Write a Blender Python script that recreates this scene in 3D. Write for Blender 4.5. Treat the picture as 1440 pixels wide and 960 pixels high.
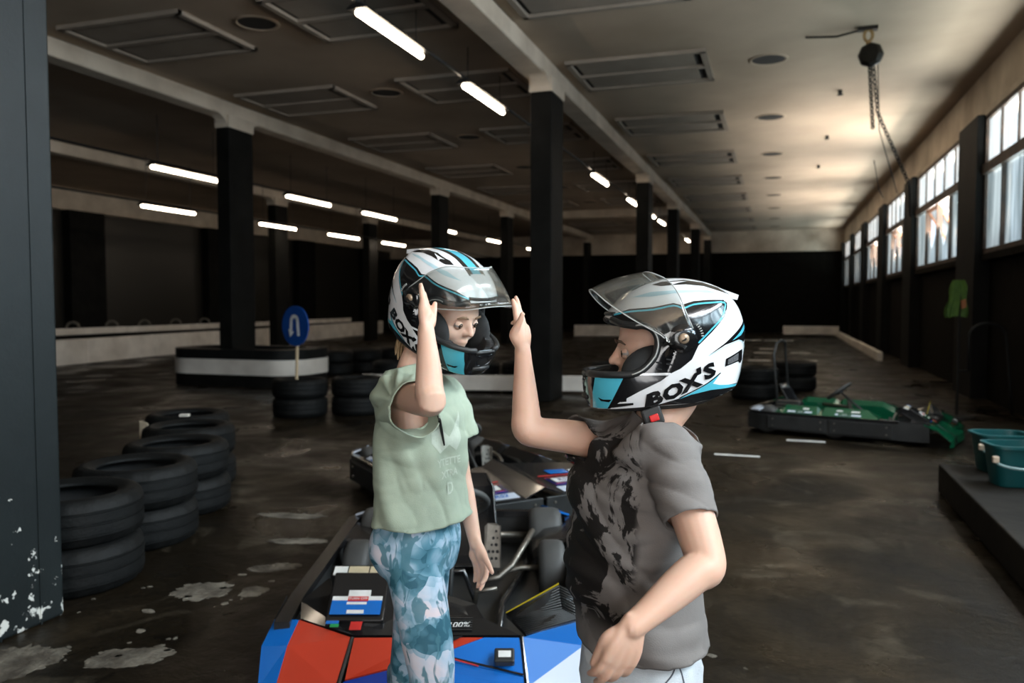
import bpy, bmesh, math, random
from mathutils import Vector, Matrix, noise
from mathutils.bvhtree import BVHTree
R = random.Random(7)
PI = math.pi
scene = bpy.context.scene
for o in list(bpy.data.objects):
    bpy.data.objects.remove(o)
COL = scene.collection

# ------------------------------------------------------------------ camera
F = 1120.0                      # focal length for a 1440 px wide frame
EYE = 1.35
PITCH = math.atan(54 / F)
YAW = math.radians(18.446)      # the hall runs along +Y, the camera looks to its left
cam_d = bpy.data.cameras.new('camera')
cam_d.sensor_width = 36.0
cam_d.lens = 36.0 * F / 1440
cam_d.clip_start = 0.05
cam_d.clip_end = 200
cam = bpy.data.objects.new('camera', cam_d)
COL.objects.link(cam)
cam.location = (0, 0, EYE)
cam.rotation_euler = (PI / 2 - PITCH, 0, YAW)
scene.camera = cam
cam_d.dof.use_dof = True
cam_d.dof.focus_distance = 1.72
cam_d.dof.aperture_fstop = 4.0

FW = Vector((-math.sin(YAW) * math.cos(PITCH), math.cos(YAW) * math.cos(PITCH), -math.sin(PITCH)))
RT = Vector((math.cos(YAW), math.sin(YAW), 0))
UP = RT.cross(FW)
GF = Vector((-math.sin(YAW), math.cos(YAW), 0))      # level forward direction
ZZ = Vector((0, 0, 1))
CAMP = Vector((0, 0, EYE))
def P(x, y, d):                 # survey point: sight line through a photo pixel, d metres away
    return CAMP + (FW + RT * ((x - 720) / F) - UP * ((y - 480) / F)) * d
def PG(x, d):                   # the same on the ground
    p = P(x, 480, d); p.z = 0
    return p

# ------------------------------------------------------------------ world, light, exposure
w = bpy.data.worlds.new('world'); scene.world = w; w.use_nodes = True
bgn = w.node_tree.nodes['Background']
bgn.inputs[0].default_value = (0.72, 0.84, 1.0, 1)
bgn.inputs[1].default_value = 1.6
scene.view_settings.view_transform = 'Standard'
scene.view_settings.look = 'None'
scene.view_settings.exposure = 0.0
scene.view_settings.gamma = 1.0
scene.view_settings.use_curve_mapping = False

def area(name, loc, direction, sx, sy, power, color, spread=180):
    d = bpy.data.lights.new(name, 'AREA'); d.shape = 'RECTANGLE'
    d.size = sx; d.size_y = sy; d.energy = power; d.color = color; d.spread = math.radians(spread)
    o = bpy.data.objects.new(name, d); COL.objects.link(o)
    o.location = loc
    o.rotation_euler = Vector(direction).to_track_quat('-Z', 'Y').to_euler()
    return o
# window bays of the right hand wall, along Y
WIN_BAYS = [(-2.0, 2.4), (3.4, 7.8), (8.8, 12.7), (13.9, 18.4), (19.5, 23.2), (24.3, 28.1), (29.2, 32.6), (33.6, 37.2)]
DAY = (0.97, 0.98, 1.0)
# sunlit yard outside: its bounce goes up through the windows onto the ceiling
area('sunlit_yard_bounce', (4.4, 17.0, 0.9), (-0.10, 0, 1), 46, 2.5, 44000, (1.0, 0.94, 0.86))
# open sky seen by the bays beside and behind the camera
for (y0, y1) in WIN_BAYS[:2]:
    area('window_sky', (3.25, (y0 + y1) / 2, 3.0), (-1, 0, -0.75), y1 - y0, 1.9, 2100, DAY, 150)
# the open loading door behind the camera
area('door_daylight', (1.2, -4.9, 1.6), (-0.12, 1, 0.0), 3.2, 3.0, 160, (1.0, 0.955, 0.90))

# ------------------------------------------------------------------ materials
def new_mat(name):
    m = bpy.data.materials.new(name); m.use_nodes = True
    n = m.node_tree.nodes
    return m, n, m.node_tree.links, n['Principled BSDF']
def rgb(h):                     # sRGB hex to linear
    v = [int(h[i:i + 2], 16) / 255 for i in (0, 2, 4)]
    return tuple(((c / 12.92) if c <= .04045 else ((c + .055) / 1.055) ** 2.4) for c in v) + (1,)
def mat(name, col, rough=0.6, metal=0.0, col2=None, scale=20.0, bump=0.0, bscale=None, spec=0.5, coat=0.0, detail=4.0, rough2=None, lo=.35, hi=.7, stretch=None):
    m, n, l, b = new_mat(name)
    if isinstance(col, str): col = rgb(col)
    if isinstance(col2, str): col2 = rgb(col2)
    b.inputs['Base Color'].default_value = tuple(col[:3]) + (1,)
    b.inputs['Roughness'].default_value = rough
    b.inputs['Metallic'].default_value = metal
    b.inputs['Specular IOR Level'].default_value = spec
    b.inputs['Coat Weight'].default_value = coat
    b.inputs['Coat Roughness'].default_value = 0.08
    tc = n.new('ShaderNodeTexCoord')
    src = tc.outputs['Object']
    if stretch:
        mp = n.new('ShaderNodeMapping'); mp.inputs['Scale'].default_value = stretch
        l.new(src, mp.inputs['Vector']); src = mp.outputs['Vector']
    if col2 is None: col2 = tuple(c * 0.82 for c in col[:3]) + (1,)
    nz = n.new('ShaderNodeTexNoise'); nz.inputs['Scale'].default_value = scale; nz.inputs['Detail'].default_value = detail
    l.new(src, nz.inputs['Vector'])
    cr = n.new('ShaderNodeValToRGB')
    cr.color_ramp.elements[0].position = lo; cr.color_ramp.elements[0].color = tuple(col[:3]) + (1,)
    cr.color_ramp.elements[1].position = hi; cr.color_ramp.elements[1].color = tuple(col2[:3]) + (1,)
    l.new(nz.outputs['Fac'], cr.inputs['Fac']); l.new(cr.outputs['Color'], b.inputs['Base Color'])
    if rough2 is not None:
        mr = n.new('ShaderNodeMapRange'); mr.inputs[1].default_value = lo; mr.inputs[2].default_value = hi
        mr.inputs[3].default_value = rough; mr.inputs[4].default_value = rough2
        l.new(nz.outputs['Fac'], mr.inputs[0]); l.new(mr.outputs[0], b.inputs['Roughness'])
    if bump:
        n2 = n.new('ShaderNodeTexNoise'); n2.inputs['Scale'].default_value = bscale or scale * 3; n2.inputs['Detail'].default_value = 5
        l.new(src, n2.inputs['Vector'])
        bp = n.new('ShaderNodeBump'); bp.inputs['Strength'].default_value = bump; bp.inputs['Distance'].default_value = 0.02
        l.new(n2.outputs['Fac'], bp.inputs['Height']); l.new(bp.outputs['Normal'], b.inputs['Normal'])
    return m
def emit(name, col, strength):
    m, n, l, b = new_mat(name)
    b.inputs['Base Color'].default_value = (.8, .8, .8, 1)
    b.inputs['Emission Color'].default_value = tuple(col[:3]) + (1,)
    b.inputs['Emission Strength'].default_value = strength
    return m

def floor_mat():
    m, n, l, b = new_mat('worn_concrete_floor')
    tc = n.new('ShaderNodeTexCoord')
    def nz(scale, detail=6, dist=0.0, rough=.55):
        t = n.new('ShaderNodeTexNoise'); t.inputs['Scale'].default_value = scale; t.inputs['Detail'].default_value = detail
        t.inputs['Distortion'].default_value = dist; t.inputs['Roughness'].default_value = rough
        l.new(tc.outputs['Object'], t.inputs['Vector']); return t.outputs['Fac']
    def ramp(fac, pts):
        cr = n.new('ShaderNodeValToRGB'); e = cr.color_ramp.elements
        while len(e) < len(pts): e.new(.5)
        for i, (p, c) in enumerate(pts): e[i].position = p; e[i].color = c
        l.new(fac, cr.inputs['Fac']); return cr.outputs['Color']
    def mix(f, a, c):
        x = n.new('ShaderNodeMix'); x.data_type = 'RGBA'
        l.new(f, x.inputs[0]); l.new(a, x.inputs[6]); l.new(c, x.inputs[7]); return x.outputs[2]
    base = ramp(nz(0.9, 9, 0.6), [(.28, (.0050, .0037, .0022, 1)), (.5, (.0115, .0085, .0050, 1)), (.72, (.040, .030, .019, 1))])
    light = ramp(nz(7, 8, .3), [(.3, (.055, .046, .034, 1)), (.7, (.12, .105, .082, 1))])
    pm = ramp(nz(1.7, 10, 1.2, .6), [(.55, (0, 0, 0, 1)), (.70, (.6, .6, .6, 1))])
    c1 = mix(pm, base, light)
    sm = ramp(nz(26, 6, .4), [(.70, (0, 0, 0, 1)), (.74, (.55, .55, .55, 1))])
    c2 = mix(sm, c1, ramp(nz(3), [(0, (.10, .09, .075, 1)), (1, (.15, .14, .12, 1))]))
    fine = ramp(nz(38, 10, .8, .7), [(.35, (.55, .53, .50, 1)), (.62, (1.35, 1.3, 1.2, 1))])
    mm = n.new('ShaderNodeMix'); mm.data_type = 'RGBA'; mm.blend_type = 'MULTIPLY'; mm.inputs[0].default_value = 1
    l.new(c2, mm.inputs[6]); l.new(fine, mm.inputs[7]); c2 = mm.outputs[2]
    vo = n.new('ShaderNodeTexVoronoi'); vo.feature = 'DISTANCE_TO_EDGE'; vo.inputs['Scale'].default_value = .8
    wv_ = n.new('ShaderNodeVectorMath'); wv_.operation = 'MULTIPLY_ADD'; nc = n.new('ShaderNodeTexNoise'); nc.inputs['Scale'].default_value = 2.2; nc.inputs['Detail'].default_value = 8
    l.new(tc.outputs['Object'], nc.inputs['Vector']); l.new(nc.outputs['Color'], wv_.inputs[0]); wv_.inputs[1].default_value = (.9, .9, 0); l.new(tc.outputs['Object'], wv_.inputs[2]); l.new(wv_.outputs[0], vo.inputs['Vector'])
    crk = ramp(vo.outputs['Distance'], [(.0, (.25, .25, .25, 1)), (.012, (1, 1, 1, 1))])
    m3 = n.new('ShaderNodeMix'); m3.data_type = 'RGBA'; m3.blend_type = 'MULTIPLY'; m3.inputs[0].default_value = .8
    l.new(c2, m3.inputs[6]); l.new(crk, m3.inputs[7]); c2 = m3.outputs[2]
    l.new(c2, b.inputs['Base Color'])
    rr = ramp(nz(1.3, 8, .5), [(.33, (.17, .17, .17, 1)), (.46, (.38, .38, .38, 1)), (.66, (.70, .70, .70, 1))])
    l.new(rr, b.inputs['Roughness'])
    b.inputs['Specular IOR Level'].default_value = .16
    bp = n.new('ShaderNodeBump'); bp.inputs['Strength'].default_value = .35; bp.inputs['Distance'].default_value = .02
    l.new(nz(9, 9, .3, .62), bp.inputs['Height']); l.new(bp.outputs['Normal'], b.inputs['Normal'])
    return m

M = {}
M['floor'] = floor_mat()
M['ceiling'] = mat('old_plaster', (.50, .395, .295), .9, col2=(.37, .285, .205), scale=.55, detail=7, bump=.06, bscale=14)
M['beam'] = mat('cream_painted_concrete', (.66, .57, .46), .8, col2=(.50, .42, .33), scale=2.2, bump=.12, bscale=20)
M['lintel'] = mat('stained_lintel', (.72, .62, .50), .8, col2=(.45, .36, .27), scale=1.3, bump=.15, bscale=14, detail=8)
M['colblack'] = mat('black_paint', (.0052, .0052, .0046), .6, col2=(.010, .0098, .0088), scale=3, bump=.1, bscale=30, spec=.1)
M['wall'] = mat('dark_painted_brick', (.0048, .0042, .0034), .8, col2=(.009, .008, .0062), scale=5, bump=.2, bscale=20, spec=.06)
M['brick'] = mat('old_brick', (.055, .046, .033), .55, col2=(.024, .021, .016), scale=.8, bump=.3, bscale=30, rough2=.75)
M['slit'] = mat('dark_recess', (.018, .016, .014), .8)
M['hatch'] = mat('hatch_board', (.36, .30, .24), .9, col2=(.30, .245, .195), scale=2)
M['tube'] = emit('tube_light_glow', (1, .83, .64), 24)
M['black_metal'] = mat('black_metal', (.014, .014, .014), .4)
M['white_barrier'] = mat('scuffed_white_plastic', (.84, .79, .72), .5, col2=(.60, .55, .49), scale=2.0, bump=.05, detail=8)
M['rubber'] = mat('tyre_rubber', (.0036, .0040, .0041), .62, col2=(.0075, .0080, .0078), scale=7, bump=.2, bscale=60, spec=.22)
M['line_and_light'] = mat('white_paint_and_light', (.85, .85, .82), .5, col2=(.7, .7, .68), scale=8)  # for grid marks, and for light streaks painted as white floor colour
M['patch'] = mat('bare_concrete', (.19, .17, .135), .85, col2=(.055, .045, .033), scale=7, bump=.6, bscale=34, detail=10, lo=.38, hi=.62)
M['platform'] = mat('dirty_platform', (.012, .0105, .0085), .75, col2=(.022, .019, .015), scale=3, bump=.2, spec=.2)

# ------------------------------------------------------------------ mesh helpers
class MB:
    def __init__(s): s.v = []; s.f = []
    def add(s, vs, fs):
        o = len(s.v); s.v += [tuple(v) for v in vs]; s.f += [tuple(i + o for i in f) for f in fs]; return s
    def box(s, a, b, rot=None, origin=None):
        x0, y0, z0 = a; x1, y1, z1 = b
        vs = [Vector(p) for p in ((x0, y0, z0), (x1, y0, z0), (x1, y1, z0), (x0, y1, z0), (x0, y0, z1), (x1, y0, z1), (x1, y1, z1), (x0, y1, z1))]
        if rot is not None:
            og = Vector(origin) if origin is not None else (Vector(a) + Vector(b)) / 2
            vs = [og + rot @ (p - og) for p in vs]
        return s.add(vs, [(0, 3, 2, 1), (4, 5, 6, 7), (0, 1, 5, 4), (1, 2, 6, 5), (2, 3, 7, 6), (3, 0, 4, 7)])
    def tube(s, pts, r, n=10, caps=True, closed=False, flat=1.0, side=None):
        pts = [Vector(p) for p in pts]
        rs = r if isinstance(r, (list, tuple)) else [r] * len(pts)
        rings = []; N = len(pts); up = None
        for i, p in enumerate(pts):
            if closed: t = pts[(i + 1) % N] - pts[i - 1]
            else: t = pts[min(i + 1, N - 1)] - pts[max(i - 1, 0)]
            t.normalize()
            if up is None:
                up = Vector(side) if side is not None else (Vector((0, 0, 1)) if abs(t.z) < .9 else Vector((1, 0, 0)))
            a = (up - t * up.dot(t)); 
            if a.length < 1e-6: a = t.orthogonal()
            a.normalize(); up = a; b2 = t.cross(a)
            rings.append([p + (a * math.cos(k * 2 * PI / n) + b2 * math.sin(k * 2 * PI / n) * flat) * rs[i] for k in range(n)])
        vs = [q for rg in rings for q in rg]; fs = []
        M_ = N if closed else N - 1
        for i in range(M_):
            for k in range(n):
                j = (i + 1) % N
                fs.append((i * n + k, i * n + (k + 1) % n, j * n + (k + 1) % n, j * n + k))
        if caps and not closed:
            fs.append(tuple(range(n - 1, -1, -1))); fs.append(tuple((N - 1) * n + k for k in range(n)))
        return s.add(vs, fs)
    def lathe(s, prof, origin=(0, 0, 0), axis=(0, 0, 1), n=32, closed=False, a0=0, a1=2 * PI):
        ax = Vector(axis).normalized(); u = ax.orthogonal().normalized(); v = ax.cross(u); o = Vector(origin)
        full = abs(a1 - a0 - 2 * PI) < 1e-6
        nn = n if full else n + 1
        vs = []; fs = []
        for (r, z) in prof:
            for k in range(nn):
                a = a0 + (a1 - a0) * k / n
                vs.append(o + ax * z + (u * math.cos(a) + v * math.sin(a)) * r)
        m = len(prof)
        for i in range(m if closed else m - 1):
            j = (i + 1) % m
            for k in range(n):
                k2 = (k + 1) % nn
                fs.append((i * nn + k, i * nn + k2, j * nn + k2, j * nn + k))
        return s.add(vs, fs)
    def loft(s, rings, caps=True, closed_ring=True):
        n = len(rings[0]); vs = [q for rg in rings for q in rg]; fs = []
        for i in range(len(rings) - 1):
            for k in range(n if closed_ring else n - 1):
                fs.append((i * n + k, i * n + (k + 1) % n, (i + 1) * n + (k + 1) % n, (i + 1) * n + k))
        if caps:
            fs.append(tuple(range(n - 1, -1, -1))); fs.append(tuple((len(rings) - 1) * n + k for k in range(n)))
        return s.add(vs, fs)
    def prism(s, poly, thick):   # poly: 3d points of a planar outline, thick: vector
        n = len(poly); t = Vector(thick)
        vs = [Vector(p) for p in poly] + [Vector(p) + t for p in poly]
        fs = [tuple(range(n - 1, -1, -1)), tuple(range(n, 2 * n))] + [(k, (k + 1) % n, n + (k + 1) % n, n + k) for k in range(n)]
        return s.add(vs, fs)
    def sphere(s, c, r, nu=16, nv=10, scale=(1, 1, 1), rot=None):
        c = Vector(c); vs = []; fs = []
        for i in range(nv + 1):
            th = PI * i / nv
            for k in range(nu):
                a = 2 * PI * k / nu
                p = Vector((math.sin(th) * math.cos(a) * scale[0], math.sin(th) * math.sin(a) * scale[1], math.cos(th) * scale[2])) * r
                vs.append(c + (rot @ p if rot is not None else p))
        for i in range(nv):
            for k in range(nu):
                fs.append((i * nu + k, (i + 1) * nu + k, (i + 1) * nu + (k + 1) % nu, i * nu + (k + 1) % nu))
        return s.add(vs, fs)
    def build(s, name, m, parent=None, smooth=False, bevel=0.0, fix=True, auto=None):
        me = bpy.data.meshes.new(name)
        off = parent_loc(parent)
        me.from_pydata([tuple(Vector(v) - off) for v in s.v], [], s.f)
        if fix:
            bm = bmesh.new(); bm.from_mesh(me)
            bmesh.ops.remove_doubles(bm, verts=bm.verts, dist=1e-6)
            bmesh.ops.recalc_face_normals(bm, faces=bm.faces)
            bm.to_mesh(me); bm.free()
        ms = m if isinstance(m, (list, tuple)) else [m]
        for q in ms: me.materials.append(q)
        if smooth:
            for p in me.polygons: p.use_smooth = True
        o = bpy.data.objects.new(name, me); COL.objects.link(o)
        if parent is not None: o.parent = parent
        if bevel:
            md = o.modifiers.new('bevel', 'BEVEL'); md.width = bevel; md.segments = 2; md.limit_method = 'ANGLE'
        if auto is not None:
            sharp_edges(me, auto)
        return o
def sharp_edges(me, deg):
    bm = bmesh.new(); bm.from_mesh(me)
    for e in bm.edges:
        e.smooth = not (len(e.link_faces) == 2 and e.calc_face_angle(0) > math.radians(deg))
    for f in bm.faces: f.smooth = True
    bm.to_mesh(me); bm.free()
def parent_loc(p):
    v = Vector((0, 0, 0))
    while p is not None:
        v = v + Vector(p.location); p = p.parent
    return v
def thing(name, label, cat, loc=(0, 0, 0), group=None):
    o = bpy.data.objects.new(name, None); COL.objects.link(o)
    o.empty_display_size = .1
    o.location = loc; o['label'] = label; o['category'] = cat
    if group: o['group'] = group
    return o
def tag(o, label, cat, group=None):
    o['label'] = label; o['category'] = cat
    if group: o['group'] = group
    return o
def struct(o, label=None, cat=None):
    o['kind'] = 'structure'
    if label: o['label'] = label
    if cat: o['category'] = cat
    return o
def copy_tree(o, loc=None, rz=None, parent=None):
    c = o.copy(); COL.objects.link(c); c.parent = parent
    if loc is not None: c.location = loc
    if rz is not None: c.rotation_euler = (0, 0, rz)
    for ch in list(o.children): copy_tree(ch, parent=c)
    return c
# ================================================================== THE HALL
XL, XR, Y0, Y1, ZC = -19.4, 2.8, -5.0, 38.0, 4.62
fl = struct(MB().box((XL - .3, Y0 - .3, -.15), (XR + .3, Y1 + .3, 0)).build('floor', M['floor']), 'dark worn wet concrete floor of the kart hall', 'floor')
struct(MB().box((XL - .3, Y0 - .3, ZC), (XR + .3, Y1 + .3, ZC + .25)).build('ceiling', M['ceiling']), 'old plastered flat ceiling of the hall', 'ceiling')

def brick_mat():
    m, n, l, b = new_mat('glazed_wall_blocks')
    tc = n.new('ShaderNodeTexCoord'); mp = n.new('ShaderNodeMapping')
    mp.inputs['Rotation'].default_value = (PI / 2, 0, PI / 2)
    l.new(tc.outputs['Object'], mp.inputs['Vector'])
    br = n.new('ShaderNodeTexBrick'); br.inputs['Scale'].default_value = 1
    br.inputs['Brick Width'].default_value = .42; br.inputs['Row Height'].default_value = .2; br.inputs['Mortar Size'].default_value = .012
    br.inputs['Color1'].default_value = (.060, .050, .034, 1); br.inputs['Color2'].default_value = (.034, .030, .022, 1)
    br.inputs['Mortar'].default_value = (.02, .018, .014, 1)
    l.new(mp.outputs['Vector'], br.inputs['Vector']); l.new(br.outputs['Color'], b.inputs['Base Color'])
    bp = n.new('ShaderNodeBump'); bp.inputs['Strength'].default_value = .5; bp.inputs['Distance'].default_value = .02; bp.invert = True
    l.new(br.outputs['Fac'], bp.inputs['Height']); l.new(bp.outputs['Normal'], b.inputs['Normal'])
    b.inputs['Roughness'].default_value = .4
    return m
M['blocks'] = brick_mat()
struct(MB().box((XL - .3, Y0 - .3, 0), (XL, Y1 + .3, ZC)).build('wall_left', M['blocks']), 'dark block wall on the far left', 'wall')
wf = struct(MB().box((XL - .3, Y1, 0), (XR + .3, Y1 + .3, ZC)).build('wall_far', M['wall']), 'nearly black end wall of the hall', 'wall')
MB().box((XL, Y1 - .12, 3.66), (XR, Y1, ZC)).build('upper_band', M['lintel'], wf)
# rear wall with the loading door opening (behind the camera)
wr = MB()
wr.box((XL - .3, Y0 - .3, 0), (-.5, Y0, ZC)); wr.box((2.78, Y0 - .3, 0), (XR + .3, Y0, ZC)); wr.box((-.5, Y0 - .3, 3.2), (2.78, Y0, ZC))
struct(wr.build('wall_back', M['wall']), 'dark wall behind with a loading door opening', 'wall')
# right wall: parapet below the sills, lintel above
wall_r = struct(MB().box((XR, Y0 - .3, 0), (XR + .3, Y1 + .3, 2.02)).build('wall_right', M['wall']), 'dark wall under the window band', 'wall')
MB().box((2.68, Y0, 1.94), (XR + .32, Y1, 2.03)).build('sill', M['wall'], wall_r)
lin = struct(MB().box((2.73, Y0 - .3, 4.0), (XR + .3, Y1 + .3, ZC)).build('trim_1', M['lintel']), 'stained concrete lintel beam above the windows', 'beam')
MB().box((2.69, Y0, 3.94), (2.86, Y1, 4.02)).build('lintel_lip', M['beam'], lin)

# pilasters between the windows
PIL = [(-3.4, -2.0), (2.4, 3.4), (7.8, 8.8), (12.7, 13.9), (18.4, 19.5), (23.2, 24.3), (28.1, 29.2), (32.6, 33.6), (37.2, 38.0)]
for i, (a, b) in enumerate(PIL):
    q = MB().box((2.60, a, 0), (XR + .1, b, 3.96)).build('trim_%d' % (i + 2), M['colblack'])
    struct(q, 'black pilaster between two windows on the right', 'pilaster')

# ---------------------------------------------------------------- windows
def pane_mat(name, c0, c1, opac, glow):
    m, n, l, b = new_mat(name)
    out = n['Material Output']
    tc = n.new('ShaderNodeTexCoord'); mp = n.new('ShaderNodeMapping'); mp.inputs['Scale'].default_value = (1, 5, .5)
    l.new(tc.outputs['Object'], mp.inputs['Vector'])
    nz = n.new('ShaderNodeTexNoise'); nz.inputs['Scale'].default_value = 1.6; nz.inputs['Detail'].default_value = 6
    l.new(mp.outputs['Vector'], nz.inputs['Vector'])
    cr = n.new('ShaderNodeValToRGB'); cr.color_ramp.elements[0].position = .36; cr.color_ramp.elements[1].position = .62
    cr.color_ramp.elements[0].color = c0; cr.color_ramp.elements[1].color = c1
    l.new(nz.outputs['Fac'], cr.inputs['Fac'])
    tr = n.new('ShaderNodeBsdfTransparent'); l.new(cr.outputs['Color'], tr.inputs['Color'])
    b.inputs['Roughness'].default_value = .35; b.inputs['Base Color'].default_value = (.35, .37, .37, 1)
    l.new(cr.outputs['Color'], b.inputs['Emission Color']); b.inputs['Emission Strength'].default_value = glow      # backlit frosted glass
    mx = n.new('ShaderNodeMixShader'); mx.inputs[0].default_value = opac
    l.new(tr.outputs[0], mx.inputs[1]); l.new(b.outputs[0], mx.inputs[2]); l.new(mx.outputs[0], out.inputs['Surface'])
    return m
M['pane'] = pane_mat('dusty_frosted_glass', (.60, .68, .72, 1), (.92, .96, .98, 1), .5, 1.3)
M['pane_low'] = pane_mat('grimy_glass', (.26, .33, .36, 1), (.70, .79, .83, 1), .5, .9)
M['frame'] = mat('rusty_steel_frame', (.035, .026, .02), .6, col2=(.09, .05, .03), scale=6, bump=.1)
M['rust'] = mat('weathered_wood', (.36, .16, .08), .7, col2=(.20, .10, .06), scale=9, bump=.1)
M['sash_white'] = mat('peeling_white_sash', (.75, .73, .70), .6, col2=(.42, .36, .3), scale=7, detail=8)
for i, (a, b) in enumerate(WIN_BAYS):
    cx = (a + b) / 2
    rt = bpy.data.objects.new('window_%d' % (i + 1), None); COL.objects.link(rt); rt.location = (XR + .12, cx, 2.03)
    struct(rt, 'frosted industrial window, bay %s from the camera' % ['one', 'two', 'three', 'four', 'five', 'six', 'seven', 'eight'][i], 'window')
    x0, x1 = 2.70, 2.79
    fr = MB()
    fr.box((x0, a, 2.03), (x1, b, 2.10)); fr.box((x0, a, 3.88), (x1, b, 3.96)); fr.box((x0, a, 2.03), (x1, a + .06, 3.96)); fr.box((x0, b - .06, 2.03), (x1, b, 3.96))
    fr.build('window_frame', M['frame'], rt)
    MB().box((x0 - .03, a, 3.13), (x1, b, 3.27)).build('transom', M['frame'], rt)
    nu = 5; nl = 4
    for k in range(nu):
        y0 = a + (b - a) * k / nu; y1 = a + (b - a) * (k + 1) / nu
        MB().box((x0 + .035, y0 + .012, 3.27), (x0 + .043, y1 - .012, 3.88)).build('pane', M['pane'], rt)
        if k: MB().box((x0 + .01, y0 - .014, 3.27), (x1, y0 + .014, 3.88)).build('mullion', M['frame'], rt)
    for k in range(nl):
        y0 = a + (b - a) * k / nl; y1 = a + (b - a) * (k + 1) / nl
        broken = (i in (3, 4, 5) and k in (1, 2)) or (i == 6 and k == 0)
        if not broken:
            MB().box((x0 + .035, y0 + .02, 2.10), (x0 + .043, y1 - .02, 3.13)).build('pane', M['pane_low'], rt)
        else:                     # jagged remains of a broken pane and a sash hanging open
            q = MB()
            q.prism([(x0 + .035, y0 + .02, 2.1), (x0 + .035, y1 - .02, 2.1), (x0 + .035, y1 - .02, 2.75), (x0 + .035, y0 + (y1 - y0) * .6, 2.35), (x0 + .035, y0 + (y1 - y0) * .3, 2.6), (x0 + .035, y0 + .02, 2.25)], (.008, 0, 0))
            q.build('pane', M['pane_low'], rt)
            rot = Matrix.Rotation(math.radians(-48 if k == 1 else -30), 3, 'Y')
            s_ = MB(); zt = 3.13; L_ = .82
            for (u0, u1, v0, v1) in ((y0 + .03, y1 - .03, -.07, 0), (y0 + .03, y1 - .03, -L_, -L_ + .09), (y0 + .03, y0 + .12, -L_, 0), (y1 - .12, y1 - .03, -L_, 0)):
                s_.box((x0, u0, zt + v0), (x0 + .05, u1, zt + v1), rot.inverted() if False else rot, (x0, (y0 + y1) / 2, zt))
            s_.build('open_sash', M['sash_white'] if k == 1 else M['rust'], rt)
            g_ = MB(); g_.box((x0 + .02, y0 + .12, zt - L_ + .09), (x0 + .026, y1 - .12, zt - .07), rot, (x0, (y0 + y1) / 2, zt)); g_.build('sash_pane', M['pane_low'], rt)
        if k: MB().box((x0 - .01, y0 - .035, 2.10), (x1, y0 + .035, 3.13)).build('mullion', M['frame'], rt)

# ---------------------------------------------------------------- columns and beams
COLS = [  # x0, x1, y_far, label
    (-3.22, -2.92, 2.61, 'chipped grey-green column at the left edge, closest to the camera'),
    (-3.22, -2.92, 11.05, 'big black column with pale cap right between the two children'),
    (-3.22, -2.92, 19.57, 'black column just above and left of the grey-shirted child\'s helmet'),
    (-3.22, -2.92, 25.15, 'third black column in the row behind the grey-shirted child\'s helmet'),
    (-3.22, -2.92, 31.97, 'fourth black column in the row behind the grey-shirted child\'s helmet'),
    (-3.22, -2.92, 37.6, 'last black column of the middle row at the end wall'),
    (-8.71, -8.46, 11.52, 'black column standing in the white-banded island beside the arrow sign'),
    (-8.71, -8.46, 19.97, 'black column whose cap shows above the striped-legging child\'s helmet'),
    (-8.71, -8.46, 25.51, 'narrow black column left of the big middle column'),
    (-8.71, -8.46, 31.9, 'black column hidden mostly behind the big middle column'),
    (-8.71, -8.46, 37.3, 'farthest black column of the second row'),
    (-14.1, -13.84, 20.46, 'black column in the third row just right of the island column'),
    (-14.1, -13.84, 26.04, 'black third-row column left of the mint-shirted child\'s helmet'),
    (-14.1, -13.84, 32.2, 'distant black third-row column behind the mint-shirted child\'s helmet'),
]
COLS[7] = COLS[7][:3] + ('black column whose cap shows above the mint-shirted child\'s helmet',)
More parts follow.
